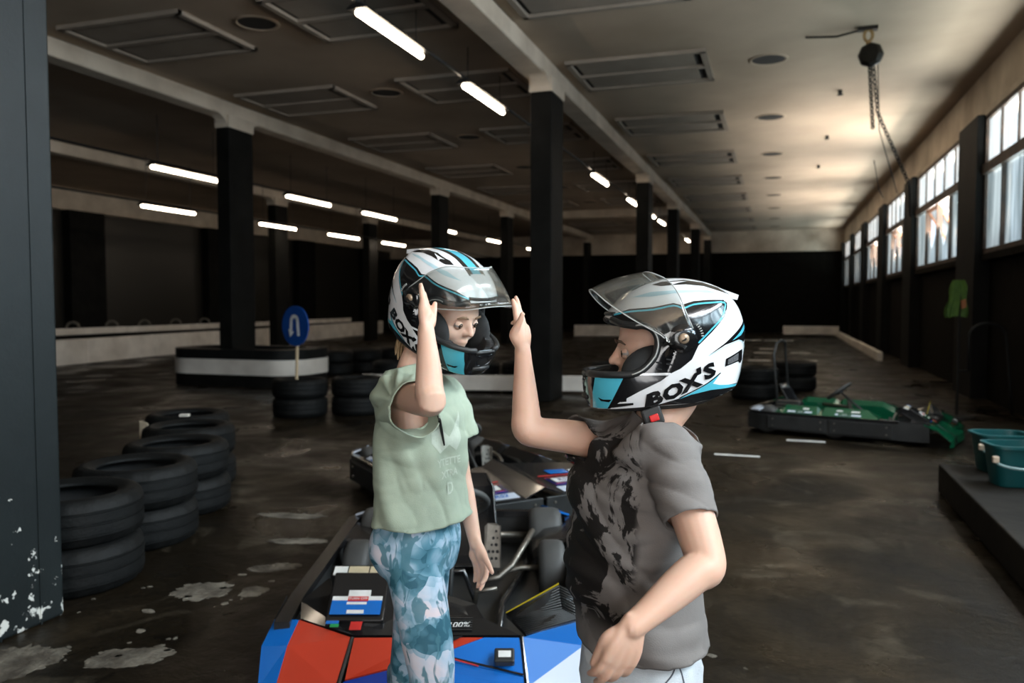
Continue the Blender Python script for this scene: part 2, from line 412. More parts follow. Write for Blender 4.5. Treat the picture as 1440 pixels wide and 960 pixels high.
def near_col_mat():
    m, n, l, b = new_mat('chipped_column_paint')
    tc = n.new('ShaderNodeTexCoord')
    nz = n.new('ShaderNodeTexNoise'); nz.inputs['Scale'].default_value = 15; nz.inputs['Detail'].default_value = 9; nz.inputs['Roughness'].default_value = .62
    l.new(tc.outputs['Object'], nz.inputs['Vector'])
    sx = n.new('ShaderNodeSeparateXYZ'); l.new(tc.outputs['Object'], sx.inputs[0])
    mr = n.new('ShaderNodeMapRange'); mr.inputs[1].default_value = 0.0; mr.inputs[2].default_value = .65; mr.inputs[3].default_value = .20; mr.inputs[4].default_value = 0
    l.new(sx.outputs['Z'], mr.inputs[0])
    ad = n.new('ShaderNodeMath'); ad.operation = 'ADD'; l.new(nz.outputs['Fac'], ad.inputs[0]); l.new(mr.outputs[0], ad.inputs[1])
    cr = n.new('ShaderNodeValToRGB'); cr.color_ramp.interpolation = 'LINEAR'
    cr.color_ramp.elements[0].position = .738; cr.color_ramp.elements[1].position = .758
    cr.color_ramp.elements[0].color = (0, 0, 0, 1); cr.color_ramp.elements[1].color = (1, 1, 1, 1)
    l.new(ad.outputs[0], cr.inputs['Fac'])
    n2 = n.new('ShaderNodeTexNoise'); n2.inputs['Scale'].default_value = 2.5; n2.inputs['Detail'].default_value = 6; l.new(tc.outputs['Object'], n2.inputs['Vector'])
    c2 = n.new('ShaderNodeValToRGB'); c2.color_ramp.elements[0].position = .3; c2.color_ramp.elements[1].position = .75
    c2.color_ramp.elements[0].color = (.0072, .0100, .0106, 1); c2.color_ramp.elements[1].color = (.0125, .0170, .0178, 1)
    l.new(n2.outputs['Fac'], c2.inputs['Fac'])
    mx = n.new('ShaderNodeMix'); mx.data_type = 'RGBA'; l.new(cr.outputs['Color'], mx.inputs[0]); l.new(c2.outputs['Color'], mx.inputs[6]); mx.inputs[7].default_value = (.62, .62, .58, 1)
    l.new(mx.outputs[2], b.inputs['Base Color']); b.inputs['Roughness'].default_value = .5; b.inputs['Specular IOR Level'].default_value = .3
    bp = n.new('ShaderNodeBump'); bp.inputs['Strength'].default_value = .25; bp.inputs['Distance'].default_value = .01
    l.new(nz.outputs['Fac'], bp.inputs['Height']); l.new(bp.outputs['Normal'], b.inputs['Normal'])
    return m
M['nearcol'] = near_col_mat()
for i, (x0, x1, yf, lab) in enumerate(COLS):
    ya = yf - .62
    root = thing('column', lab, 'column', ((x0 + x1) / 2, yf - .31, 0))
    sh = MB(); sh.box((x0, ya, 0), (x1, yf, 4.2))
    shaft = sh.build('shaft', M['nearcol'] if i == 0 else M['colblack'], root, bevel=.012)
    if i == 0:
        for yy in (ya + .32, ya + .505):   # board marks of the formwork
            MB().box((x1 - .002, yy - .004, 0), (x1 + .004, yy + .004, 4.2)).build('seam', M['nearcol'], shaft)
    cp = MB(); cp.box((x0 - .012, ya - .012, 4.19), (x1 + .012, yf + .012, 4.39))
    # curved haunches towards the beam, before and behind the shaft
    for s in (-1, 1):
        yb = ya if s < 0 else yf
        prof = [(0, 4.2)] + [(.34 * (1 - math.cos(t * PI / 2 / 5)), 4.2 + .2 * math.sin(t * PI / 2 / 5)) for t in range(1, 6)] + [(0, 4.4)]
        cp.prism([(x0 + .03, yb + s * u, z) for u, z in prof], (x1 - x0 - .06, 0, 0))
    cp.build('cap', M['beam'], root)
for k, (x0, x1) in enumerate(((-3.29, -2.96), (-8.80, -8.5), (-14.18, -13.86))):
    q = MB().box((x0, Y0, 4.38), (x1, Y1, ZC)).build('trim_%d' % (k + 20), M['beam'], bevel=.02)
    struct(q, ['cream ceiling beam over the middle column row', 'cream ceiling beam over the second column row', 'cream ceiling beam over the third column row'][k], 'beam')
struct(MB().box((XL - .02, Y0, 4.0), (XL + .22, Y1, ZC)).build('trim_23', M['beam']), 'pale band along the top of the left wall', 'beam')
struct(MB().box((-8.5, 27.6, 4.36), (-3.29, 28.0, ZC)).build('trim_24', M['beam']), 'pale cross beam between two column rows far back', 'beam')
for k, yy in enumerate((17.6, 23.4, 29.0, 34.6)):
    q = MB().box((XL - .05, yy, 0), (XL + .3, yy + 1.25, 4.0)).build('trim_%d' % (k + 25), M['colblack'])
    struct(q, 'black pilaster on the left block wall', 'pilaster')

# ---------------------------------------------------------------- ceiling hatches and round vents
def hatch(x0, x1, ya, yb, label, group):
    rt = thing('ceiling_hatch', label, 'ceiling hatch', ((x0 + x1) / 2, (ya + yb) / 2, ZC), group)
    z0, z1 = ZC - .05, ZC + .001; t = .075
    fr = MB()
    fr.box((x0, ya, z0), (x1, ya + t, z1)); fr.box((x0, yb - t, z0), (x1, yb, z1)); fr.box((x0, ya, z0), (x0 + t, yb, z1)); fr.box((x1 - t, ya, z0), (x1, yb, z1))
    fr.build('frame', M['hatch'], rt, bevel=.006)
    ym = (ya + yb) / 2
    MB().box((x0 + t, ym - .05, z0), (x1 - t, ym + .05, z1)).build('crossbar', M['hatch'], rt, bevel=.006)
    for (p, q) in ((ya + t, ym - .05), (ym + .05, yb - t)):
        MB().box((x0 + t, p, ZC - .012), (x1 - t, q, ZC - .001)).build('slot_shade', M['slit'], rt)  # dark sheet paints the shade in the gap round the panel
        MB().box((x0 + t + .06, p + .06, ZC - .03), (x1 - t - .1, q - .05, ZC - .008)).build('panel', M['hatch'], rt)
    return rt
YC = [4.3, 8.1, 11.35, 14.85, 18.5, 22.0, 25.5, 29.0, 32.5, 36.0]
ordw = ['nearest', 'second', 'third', 'fourth', 'fifth', 'sixth', 'seventh', 'eighth', 'ninth', 'tenth']
for k, yc in enumerate(YC):
    if k >= 1:
        hatch(-2.8, -.93, yc - .72, yc + .72, 'slotted hatch in the pale ceiling right of the middle beam, %s from the camera' % ordw[k - 1], 'hatches in the bright ceiling bay')
    hatch(-8.15, -6.38, yc - .72, yc + .72, 'framed hatch in the dark ceiling bay beside the second beam, %s from the camera' % ordw[k], 'hatches in the dark ceiling bay')
    hatch(-5.36, -3.6, yc - .72, yc + .72, 'framed hatch in the dark ceiling bay above the tube lights, %s from the camera' % ordw[k], 'hatches in the dark ceiling bay')
def vent(x, y, label, group):
    rt = thing('ceiling_vent', label, 'vent', (x, y, ZC), group)
    MB().lathe([(.26, ZC + .001), (.255, ZC - .012), (.225, ZC - .014), (.215, ZC - .004)], (x, y, 0), n=28).build('rim', M['ceiling'], rt, smooth=True)
    MB().lathe([(.235, ZC - .004), (.0001, ZC - .005)], (x, y, 0), n=28).build('opening', M['slit'], rt)
for k, yc in enumerate(YC):
    if k >= 1: vent(-.17, yc + .05, 'round vent in the bright ceiling bay, %s from the camera' % ordw[k - 1], 'round vents in the bright bay')
    if k >= 1: vent(-5.83, yc - .05, 'round vent in the dark ceiling bay, %s from the camera' % ordw[k - 1], 'round vents in the dark bay')
for k, yc in enumerate((13.4, 16.9, 20.4)):
    q = MB().lathe([(.035, ZC + .001), (.03, ZC - .05), (.05, ZC - .07), (.0001, ZC - .075)], (.86, yc, 0), n=12).build('ceiling_stud', M['slit'], smooth=True)
    tag(q, 'small dark stud on the bright ceiling, %s from the camera' % ordw[k], 'stud', 'ceiling studs')

# ---------------------------------------------------------------- tube lights on their conduits
def tube_light(x, ya, yb, z, label, group):
    rt = thing('tube_light', label, 'lamp', (x, (ya + yb) / 2, z), group)
    MB().tube([(x, ya, z), (x, ya + .02, z), (x, yb - .02, z), (x, yb, z)], [.022, .031, .031, .022], 12).build('tube', M['tube'], rt, smooth=True)
    MB().prism([(x - .11, ya - .02, z + .03), (x + .11, ya - .02, z + .03), (x + .05, ya - .02, z + .08), (x - .05, ya - .02, z + .08)], (0, yb - ya + .04, 0)).build('housing', M['black_metal'], rt)
    for yy in (ya + .15, yb - .15):
        MB().tube([(x, yy, z + .07), (x, yy, ZC)], .006, 6).build('hanger', M['black_metal'], rt)
ROWS = [(-3.82, 4.1, [(6.82, 8.27), (9.51, 11.05), (16.9, 18.5), (21.2, 22.6), (24.6, 26.0), (27.0, 28.4), (31.0, 32.4), (35.2, 36.6)], 'middle row of tube lights'),
        (-10.3, 3.70, [(11.2, 12.95), (15.2, 17.0), (18.6, 20.5), (23.2, 24.9), (28.0, 29.7), (33.0, 34.7)], 'second row of tube lights'),
        (-13.4, 3.5, [(14.25, 15.95), (18.5, 20.2), (22.0, 23.9), (25.6, 27.4), (30.5, 32.2)], 'wall side row of tube lights')]
for x, z, spans, grp in ROWS:
    for k, (p, q) in enumerate(spans):
        tube_light(x, p, q, z, 'glowing white tube light, %s from the camera in the %s' % (ordw[k], grp.replace(' of tube lights', '')), grp)
    q = MB().tube([(x, 1.0, z + .105), (x, 37.9, z + .105)], .022, 8).build('light_conduit', M['black_metal'])
    tag(q, 'thin black conduit carrying the %s' % grp, 'conduit')
# ================================================================== TYRES, BARRIERS, TRACK FURNITURE
def tyre_meshes(Ro=.325, Ri=.205, W=.225, n=60):
    h = W / 2
    def ring(prof, mod=None):
        mb = MB(); vs = []; fs = []
        for i, (r, z, f) in enumerate(prof):
            for k in range(n):
                a = 2 * PI * k / n
                rr = r - (f if k % 3 == 0 else 0)
                vs.append((rr * math.cos(a), rr * math.sin(a), z))
        for i in range(len(prof) - 1):
            for k in range(n):
                fs.append((i * n + k, i * n + (k + 1) % n, (i + 1) * n + (k + 1) % n, (i + 1) * n + k))
        return mb.add(vs, fs)
    g = .009
    tread = [(Ro - .03, -h * .93, .006), (Ro - .010, -h * .80, .009), (Ro - .004, -h * .62, .008)]
    for zc in (-.5, -.02, .46):
        tread += [(Ro, h * (zc - .07), 0), (Ro - g, h * (zc - .05), 0), (Ro - g, h * (zc + .03), 0), (Ro, h * (zc + .05), 0)]
    tread += [(Ro - .004, h * .62, .008), (Ro - .010, h * .80, .009), (Ro - .03, h * .93, .006)]
    top = [(Ro - .03, h * .93, .006), (Ro - .05, h, .0), (Ro - .07, h * .995, 0), (Ri + .035, h * .93, 0), (Ri + .012, h * .86, 0), (Ri, h * .78, 0), (Ri + .004, h * .70, 0)]
    bot = [(r, -z, f) for r, z, f in top]
    inner = [(Ri + .004, h * .70, 0), (Ro - .07, h * .80, 0), (Ro - .03, h * .4, 0), (Ro - .03, -h * .4, 0), (Ro - .07, -h * .80, 0), (Ri + .004, -h * .70, 0)]
    return ring(tread), ring(top), ring(bot), ring(inner)
M['rubber_in'] = mat('tyre_inside', (.012, .012, .012), .8)
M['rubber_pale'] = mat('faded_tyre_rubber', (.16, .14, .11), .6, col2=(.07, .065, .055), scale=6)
def make_tyre(label, group, m=None, **kw):
    rt = thing('tyre', label, 'tyre', (0, 0, 0), group)
    a, b, c, d = tyre_meshes(**kw)
    m = m or M['rubber']
    a.build('tread', m, rt, smooth=True, auto=35); b.build('upper_sidewall', m, rt, smooth=True); c.build('lower_sidewall', m, rt, smooth=True)
    d.build('inner_liner', M['rubber_in'], rt, smooth=True)
    return rt
def place(proto, loc, label, group=None, rot=(0, 0, 0), first=[]):
    if proto not in first:
        first.append(proto); o = proto
    else:
        o = copy_tree(proto)
    o.location = loc; o.rotation_euler = rot; o['label'] = label
    if group: o['group'] = group
    return o
TY = make_tyre('tyre', 'stacked tyres')
stacks = [(95, 3.83, .0), (190, 4.51, .0), (246, 5.19, .0), (264, 5.89, .0), (262, 6.58, 0)]
sname = ['beside the grey column', 'in the second stack from the grey column', 'in the middle stack of the row', 'in the fourth stack of the row', 'in the farthest stack of the row']
for k, (px, d, _) in enumerate(stacks):
    b = PG(px, d)
    for j in range(2):
        place(TY, (b.x + R.uniform(-.012, .012), b.y + R.uniform(-.012, .012), .1125 + j * .2255), '%s worn black tyre %s' % (('lower', 'upper')[j], sname[k]), 'two-high tyre stacks on the left', (0, 0, R.uniform(0, 6)))
# tyres under and beside the arrow sign
for k, (px, d, nm) in enumerate(((421, 9.55, 'under the blue arrow sign'), (503, 9.75, 'right of the stack with the arrow sign'))):
    b = PG(px, d)
    for j in range(2):
        place(TY, (b.x, b.y, .1125 + j * .2255), '%s dark tyre of the stack %s' % (('lower', 'upper')[j], nm), 'track edge tyres', (0, 0, R.uniform(0, 6)))
for k in range(5):
    for j in range(2):
        b = PG(430 + k * 42, 14.6 + k * .5)
        place(TY, (b.x, b.y, .1125 + j * .2255), '%s dark tyre, number %s from the island in the row behind the arrow sign' % (('lower', 'upper')[j], ['one', 'two', 'three', 'four', 'five'][k]), 'tyre row behind the sign', (0, 0, R.uniform(0, 6)))
for k in range(5):
    b = Vector((-5.75 + k * .68, 11.30 + k * .12, 0))
    if k == 4: b = Vector((-2.4, 12.05, 0))
    for j in range(2):
        place(TY, (b.x, b.y, .1125 + j * .2255), '%s dark tyre, number %s from the left behind the white board between the children' % (('lower', 'upper')[j], ['one', 'two', 'three', 'four', 'five'][k]), 'tyres behind the white board', (0, 0, R.uniform(0, 6)))
for k, (px, d) in enumerate(((1062, 11.3), (1118, 12.4))):
    b = PG(px, d)
    for j in range(2):
        place(TY, (b.x, b.y, .1125 + j * .2255), '%s dark tyre of the stack behind the white helmet, %s' % (('lower', 'upper')[j], ('nearer the helmet', 'nearer the green kart')[k]), 'tyres right of the helmet', (0, 0, R.uniform(0, 6)))
# pale tyres standing on edge behind the far barrier
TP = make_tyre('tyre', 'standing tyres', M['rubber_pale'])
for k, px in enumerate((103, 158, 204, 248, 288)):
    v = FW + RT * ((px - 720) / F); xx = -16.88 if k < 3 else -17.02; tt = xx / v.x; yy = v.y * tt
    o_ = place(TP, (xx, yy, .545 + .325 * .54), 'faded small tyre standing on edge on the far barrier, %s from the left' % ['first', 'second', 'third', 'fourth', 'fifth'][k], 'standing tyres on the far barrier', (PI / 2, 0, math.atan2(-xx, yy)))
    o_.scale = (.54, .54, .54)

def wall_run(name, pts, z0, z1, t, m, label, step=2.4, top=None, cat='barrier'):
    rt = thing(name, label, cat, (pts[0][0], pts[0][1], 0))
    for i in range(len(pts) - 1):
        a = Vector((pts[i][0], pts[i][1], 0)); b = Vector((pts[i + 1][0], pts[i + 1][1], 0))
        L = (b - a).length; nseg = max(1, round(L / step)); dr = (b - a) / L; nr = Vector((-dr.y, dr.x, 0)) * t
        for k in range(nseg):
            p = a + (b - a) * (k / nseg) + dr * .008; q = a + (b - a) * ((k + 1) / nseg) - dr * .008
            j = R.uniform(-.008, .008)
            MB().prism([(p.x, p.y, z0), (q.x, q.y, z0), (q.x + nr.x, q.y + nr.y, z0), (p.x + nr.x, p.y + nr.y, z0)], (0, 0, z1 - z0 + j)).build('board', m, rt, bevel=.015)
            if top is not None:
                MB().prism([(p.x, p.y, z1 + j), (q.x, q.y, z1 + j), (q.x + nr.x * 2, q.y + nr.y * 2, z1 + j), (p.x + nr.x * 2, p.y + nr.y * 2, z1 + j)], (0, 0, top)).build('cap_board', M['black_metal'], rt)
    return rt
wall_run('track_barrier', [(-14.4, 11.6), (-15.0, 16.3), (-15.15, 19.0), (-15.5, 22.0), (-16.9, 32.3)], 0, .55, .18, M['white_barrier'], 'long scuffed white track barrier along the left side')
wall_run('track_barrier', [(-16.5, 12.0), (-16.6, 19.5), (-17.2, 30.0)], .56, .72, .12, M['white_barrier'], 'narrow white rail behind the long white barrier')
wall_run('barrier_base', [(-16.45, 12.0), (-16.55, 19.5), (-17.15, 30.0)], 0, .545, .6, M['colblack'], 'black base under the narrow white rail')
wall_run('track_board', [(-5.97, 10.68), (-2.62, 11.5)], .04, .28, .05, M['white_barrier'], 'low white board on the floor behind the children')
wall_run('track_board', [(.2, 33.6), (2.3, 33.6)], .1, .45, .05, M['white_barrier'], 'pale board before the far end wall')
wall_run('track_board', [(-7.6, 30.5), (-3.6, 31.2)], .05, .5, .05, M['white_barrier'], 'distant white board seen above the raised arm')
wall_run('kerb', [(2.33, 20.2), (2.36, 36)], 0, .22, .12, M['white_barrier'], 'dashed pale kerb along the foot of the window wall', step=1.4)
# island round the second-row column
def stadium(x0, x1, y0, y1, r, n=8):
    pts = []
    for (cx, cy, a0) in ((x1 - r, y0 + r, -PI / 2), (x1 - r, y1 - r, 0), (x0 + r, y1 - r, PI / 2), (x0 + r, y0 + r, PI)):
        for k in range(n + 1):
            a = a0 + PI / 2 * k / n; pts.append((cx + r * math.cos(a), cy + r * math.sin(a)))
    return pts
isl = thing('column_island', 'rounded black kerb island with a white band round the column by the sign', 'kerb', (-8.6, 11.4, 0))
def ringband(pts, z0, z1, t, name, m, rt):
    cx = sum(p[0] for p in pts) / len(pts); cy = sum(p[1] for p in pts) / len(pts)
    def sh(p, k):
        v = Vector((p[0] - cx, p[1] - cy)); L = v.length; v = v * ((L - k) / L); return (cx + v.x, cy + v.y)
    rg = [[(*p, z0) for p in pts], [(*p, z1) for p in pts], [(*sh(p, t), z1) for p in pts], [(*sh(p, t), z0) for p in pts]]
    MB().loft(rg + [rg[0]], caps=False).build(name, m, rt, auto=40)
st = stadium(-9.75, -7.2, 10.75, 12.1, .5)
ringband(st, 0, .19, .3, 'black_base', M['colblack'], isl)
ringband([(-8.48 + (p[0] + 8.48) * 1.01, 11.42 + (p[1] - 11.42) * 1.01) for p in st], .19, .44, .25, 'white_band', M['white_barrier'], isl)
ringband(st, .44, .60, .35, 'black_top', M['rubber'], isl)

# arrow sign
M['sign_blue'] = mat('sign_blue', rgb('0B4A9C'), .4, col2=rgb('0A3F8A'), scale=5)
M['sign_white'] = mat('sign_white', (.82, .84, .84), .5)
M['wood'] = mat('pale_wood', (.52, .40, .25), .6, col2=(.42, .31, .19), scale=12)
sb = P(417, 520, 9.3); sc = P(418, 458, 9.3)
sg = thing('arrow_sign', 'round blue sign with a white U-turn arrow on a wooden stick', 'sign', (sb.x, sb.y, sb.z))
MB().tube([Vector((sb.x, sb.y, .46)), Vector((sc.x, sc.y, sc.z - .12))], .017, 8).build('stick', M['wood'], sg)
ang = YAW + math.radians(-36)   # the disc is turned away to the right
fx = Vector((math.cos(ang), math.sin(ang), 0)); fn = Vector((math.sin(ang), -math.cos(ang), 0))
q = MB(); Rr = .235
q.prism([sc + fx * (Rr * math.cos(2 * PI * k / 36)) + ZZ * (Rr * math.sin(2 * PI * k / 36)) + fn * .02 for k in range(36)], fn * .012)
disc = q.build('disc', M['sign_blue'], sg)
def sp(u, v): return sc + fx * u + ZZ * v + fn * .0345
arc = [(-.065 + 0, -.03)] + [(-.012 - .052 * math.cos(t) * 1.0, .055 + .05 * math.sin(t)) for t in [i * PI / 10 for i in range(1, 10)]] + [(.05, -.10)]
pts = [sp(*p) for p in [(-.072, -.06)] + [(-.008 - .055 * math.cos(i * PI / 8), .06 + .05 * math.sin(i * PI / 8)) for i in range(9)] + [(.062, -.11)]]
q = MB()
for i in range(len(pts) - 1):
    a, b = pts[i], pts[i + 1]; dd = (b - a).normalized(); nn = dd.cross(fn).normalized() * .021
    a2 = a - dd * .006; b2 = b + dd * .006
    q.prism([a2 - nn, b2 - nn, b2 + nn, a2 + nn], fn * .002)
q.prism([sp(-.085, -.13), sp(-.02, -.07), sp(-.115, -.035)], fn * .0022)
q.build('arrow', M['sign_white'], disc)

# bright streaks of light painted on the track as dashes, and grid marks
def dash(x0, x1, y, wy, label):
    o = MB().box((x0, y - wy / 2, 0), (x1, y + wy / 2, .003)).build('floor_mark_and_light', M['line_and_light'])
    tag(o, label, 'floor marking', 'white grid marks and painted light streaks on the track floor')
dash(-.52, -.13, 7.28, .055, 'short bright streak of light painted on the floor right of the grey shirt')
dash(.10, .46, 8.26, .07, 'short bright streak of light painted on the floor in front of the green kart')
dash(-1.35, -.55, 30.2, .5, 'long streak of light painted on the floor far back behind the white helmet')
dash(-.45, .55, 30.2, .5, 'right-hand piece of the far painted light streak')
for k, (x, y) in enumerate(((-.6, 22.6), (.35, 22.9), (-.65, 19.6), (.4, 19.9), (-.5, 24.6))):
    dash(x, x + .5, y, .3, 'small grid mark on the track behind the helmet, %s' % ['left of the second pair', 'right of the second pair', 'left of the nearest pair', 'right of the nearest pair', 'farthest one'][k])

# bare concrete spots where the dark coating has worn through
def patch(x, y, rx, ry, rot, seed):
    rr = random.Random(seed); n = 96; pts = []
    for k in range(n):
        a = 2 * PI * k / n
        s = 1 + .28 * noise.noise((math.cos(a) * 1.6 + seed, math.sin(a) * 1.6, seed * .7)) + .22 * noise.noise((math.cos(a) * 5, math.sin(a) * 5, seed)) + .12 * noise.noise((math.cos(a) * 14, math.sin(a) * 14, seed)) + rr.uniform(-.03, .03)
        u, v = rx * s * math.cos(a), ry * s * math.sin(a)
        pts.append((x + u * math.cos(rot) - v * math.sin(rot), y + u * math.sin(rot) + v * math.cos(rot), 0.0005))
    MB().prism(pts, (0, 0, .0025)).build('bare_patch', M['patch'], fl)
patch(-2.54, 3.02, .13, .11, .3, 1); patch(-2.33, 2.36, .15, .08, .5, 2); patch(-2.31, 3.10, .06, .07, .2, 3)
patch(-2.42, 3.42, .12, .06, .6, 4); patch(-.6, 3.66, .13, .17, .2, 5); patch(-2.55, 3.85, .16, .05, .3, 6); patch(-2.72, 2.15, .20, .15, 1.2, 7)
patch(-2.9, 4.3, .2, .06, .2, 8); patch(-1.95, 4.6, .1, .04, .3, 9); patch(-.05, 2.75, .07, .05, 0, 10); patch(-2.6, 2.75, .03, .02, 0, 11)

for k in range(34):                   # crumbs of bare concrete round the larger spots
    cx_, cy_ = R.choice(((-2.54, 3.02), (-2.33, 2.36), (-2.72, 2.15), (-2.42, 3.42), (-2.9, 2.6), (-.3, 2.9)))
    s_ = R.uniform(.006, .022)
    patch(cx_ + R.gauss(0, .22), cy_ + R.gauss(0, .16), s_, s_ * R.uniform(.4, .9), R.uniform(0, 3), 20 + k)
# ---------------------------------------------------------------- right hand platform, buckets, hoist
pf = MB().box((1.11, 1.5, 0), (2.58, 6.34, .2)).build('platform', M['platform'], bevel=.012)
tag(pf, 'low dark concrete platform along the right edge', 'platform')
M['teal'] = mat('teal_plastic', (.006, .085, .09), .4, col2=(.005, .07, .075), scale=3)
M['handle'] = mat('grey_teal_handle', (.28, .42, .42), .45)
M['cream_plastic'] = mat('cream_plastic', (.62, .5, .38), .5)
def bucket(c, rz, label):
    rt = thing('bucket', label, 'bucket', (c.x, c.y, .2), 'teal buckets on the platform')
    def ringp(hx, hy, z, n=28):
        out = []
        for k in range(n):
            a = 2 * PI * k / n; ca, sa = math.cos(a), math.sin(a)
            u = hx * math.copysign(abs(ca) ** .5, ca); v = hy * math.copysign(abs(sa) ** .5, sa)
            out.append((c.x + u * math.cos(rz) - v * math.sin(rz), c.y + u * math.sin(rz) + v * math.cos(rz), .2 + z))
        return out
    MB().loft([ringp(.13, .10, .004), ringp(.135, .105, 0.02), ringp(.165, .13, .25), ringp(.158, .123, .25), ringp(.128, .098, .02)], caps=True).build('body', M['teal'], rt, auto=40)
    MB().loft([ringp(.165, .13, .245), ringp(.185, .15, .247), ringp(.185, .15, .265), ringp(.16, .125, .265), ringp(.158, .123, .245)], caps=False).build('rim', M['teal'], rt, auto=40)
    ex = Vector((math.cos(rz), math.sin(rz), 0)); ey = Vector((-math.sin(rz), math.cos(rz), 0)); cc = Vector((c.x, c.y, .2))
    hd = [cc + ex * (.20 * math.cos(PI * k / 12)) - ey * (.155 + .01 * math.sin(PI * k / 12)) + ZZ * (.19 - .06 * math.sin(PI * k / 12)) for k in range(13)]
    h = MB().tube(hd, .009, 8).build('handle', M['handle'], rt, smooth=True)
    for s in (-1, 1):
        MB().box(cc + ex * (.195 * s) - ey * .165 + ZZ * .17 - Vector((.018, .018, 0)), cc + ex * (.195 * s) - ey * .165 + ZZ * .21 + Vector((.018, .018, 0))).build('handle_clip', M['cream_plastic'], h, bevel=.006)
bucket(PG(1434, 5.0), YAW * .6, 'front teal plastic bucket with its handle down on the platform')
bucket(PG(1412, 5.42), YAW * .6, 'rear teal plastic bucket half hidden by the other bucket')

M['chain'] = mat('oily_steel', (.02, .018, .015), .45, metal=.6)
M['brass'] = mat('worn_yellow_paint', (.42, .26, .10), .5, col2=(.2, .13, .06), scale=20)
hx, hy = .97, 10.46
ho = thing('chain_hoist', 'black chain hoist hanging from the bright ceiling on the right', 'hoist', (hx, hy, ZC))
MB().box((hx - .12, hy - .05, ZC - .04), (hx + .1, hy + .05, ZC)).build('ceiling_plate', M['chain'], ho)
MB().tube([Vector((hx, hy, ZC - .1)) + Vector((.045 * math.cos(a), 0, .07 * math.sin(a))) for a in [2 * PI * k / 16 for k in range(16)]], .018, 8, closed=True).build('hook', M['brass'], ho, smooth=True)
MB().lathe([(.0001, -.07), (.11, -.07), (.145, -.03), (.145, .03), (.11, .07), (.0001, .07)], (hx + .03, hy, ZC - .33), (.35, 1, 0), 8).build('gear_case', M['chain'], ho, bevel=.01)
MB().tube([(hx, hy, ZC - .17), (hx + .02, hy, ZC - .25)], .03, 8).build('top_link', M['brass'], ho)
def chain(pts, nl, r=.012):
    q = MB(); pts = [Vector(p) for p in pts]
    seg = [(pts[i + 1] - pts[i]).length for i in range(len(pts) - 1)]; T = sum(seg)
    def at(t):
        t *= T
        for i, s in enumerate(seg):
            if t <= s or i == len(seg) - 1: return pts[i] + (pts[i + 1] - pts[i]) * min(1, t / s)
            t -= s
    for k in range(nl):
        a, b = at(k / nl), at((k + 1.25) / nl if k < nl - 1 else 1)
        if (b - a).length < 1e-4: continue
        d = (b - a).normalized(); s = d.orthogonal().normalized()
        if k % 2: s = d.cross(s)
        L = (b - a).length; m = (a + b) / 2
        q.tube([m + d * (L * .5 * math.cos(t)) + s * (.020 * math.sin(t)) for t in [2 * PI * i / 8 for i in range(8)]], r, 5, closed=True)
    return q
chain([(hx + .02, hy, ZC - .45), (hx + .07, hy, 3.42)], 20, .009).build('load_chain', M['chain'], ho, smooth=True)
chain([(hx + .06, hy, ZC - .45), (hx + .12, hy, 3.6), (hx + .55, hy + .5, 2.8), (1.72, 12.3, 2.55)], 54, .008).build('hand_chain', M['chain'], ho, smooth=True)
MB().tube([(hx + .11, hy, ZC - .45), (hx + .14, hy, 3.4), (hx + .35, hy, 2.65)], .006, 6).build('pull_cord', M['chain'], ho)
MB().tube([(hx + .09, hy, 3.05), (hx + .15, hy, 2.7), (hx + .2, hy, 2.6)], .005, 6).build('pull_cord', M['chain'], ho)
MB().tube([(hx - .05, hy, ZC - .02), (hx - .35, hy + .05, ZC - .06), (hx - .7, hy + .1, ZC - .02)], .014, 8).build('feed_cable', M['chain'], ho)

# pipe stand with a bright vest hung on it, near the right wall
M['hose'] = mat('grey_hose', (.008, .008, .0075), .6, spec=.3)
M['vest'] = mat('hi_vis_green', (.07, .15, .015), .7, col2=(.04, .10, .01), scale=12)
M['vest_o'] = mat('hi_vis_orange', (.35, .13, .05), .7)
ps = PG(1348, 9.4)
hs = thing('hose_stand', 'dark pipe stand with an arched hose near the window wall', 'stand', (ps.x, ps.y, 0))
MB().tube([ps, ps + ZZ * 1.58], .016, 8).build('pole', M['hose'], hs)
MB().lathe([(.0001, .03), (.2, .025), (.21, 0), (.0001, 0)], ps, n=20).build('foot', M['hose'], hs)
MB().tube([ps + RT * .13 + ZZ * .55, ps + RT * .12 + ZZ * .85] + [ps + RT * (.34 - .22 * math.cos(a)) + ZZ * (.95 + .16 * math.sin(a)) for a in [PI * k / 10 for k in range(11)]] + [ps + RT * .62 + ZZ * .4, ps + RT * .66 + ZZ * .02], .02, 8).build('hose', M['hose'], hs, smooth=True)
MB().tube([ps + ZZ * .55, ps + RT * .13 + ZZ * .55], .014, 8).build('hose_bracket', M['hose'], hs)
vest = thing('safety_vest', 'crumpled green and orange vest hanging on the pipe stand', 'vest', (ps.x, ps.y, 1.0))
q = MB(); NX, NZ = 12, 14; vs = []; fs = []
for side in (0, 1):
    for i in range(NZ + 1):
        for k in range(NX + 1):
            u = k / NX - .5; v = i / NZ
            wdt = .11 + .13 * min(1, v * 2) - .05 * max(0, v - .7)
            p = ps + RT * (u * wdt * (1 + .2 * math.sin(v * 9)) - .03) + ZZ * (1.62 - .42 * v - .05 * abs(u) * (1 if v > .8 else 0)) - GF * (.03 + .03 * math.sin(u * 17 + v * 3)) * (1 if side == 0 else -.6)
            vs.append(p)
m_ = (NX + 1) * (NZ + 1)
for s in (0, 1):
    for i in range(NZ):
        for k in range(NX):
            a = s * m_ + i * (NX + 1) + k; fs.append((a, a + 1, a + NX + 2, a + NX + 1))
q.add(vs, fs); q.build('cloth', M['vest'], vest, smooth=True)
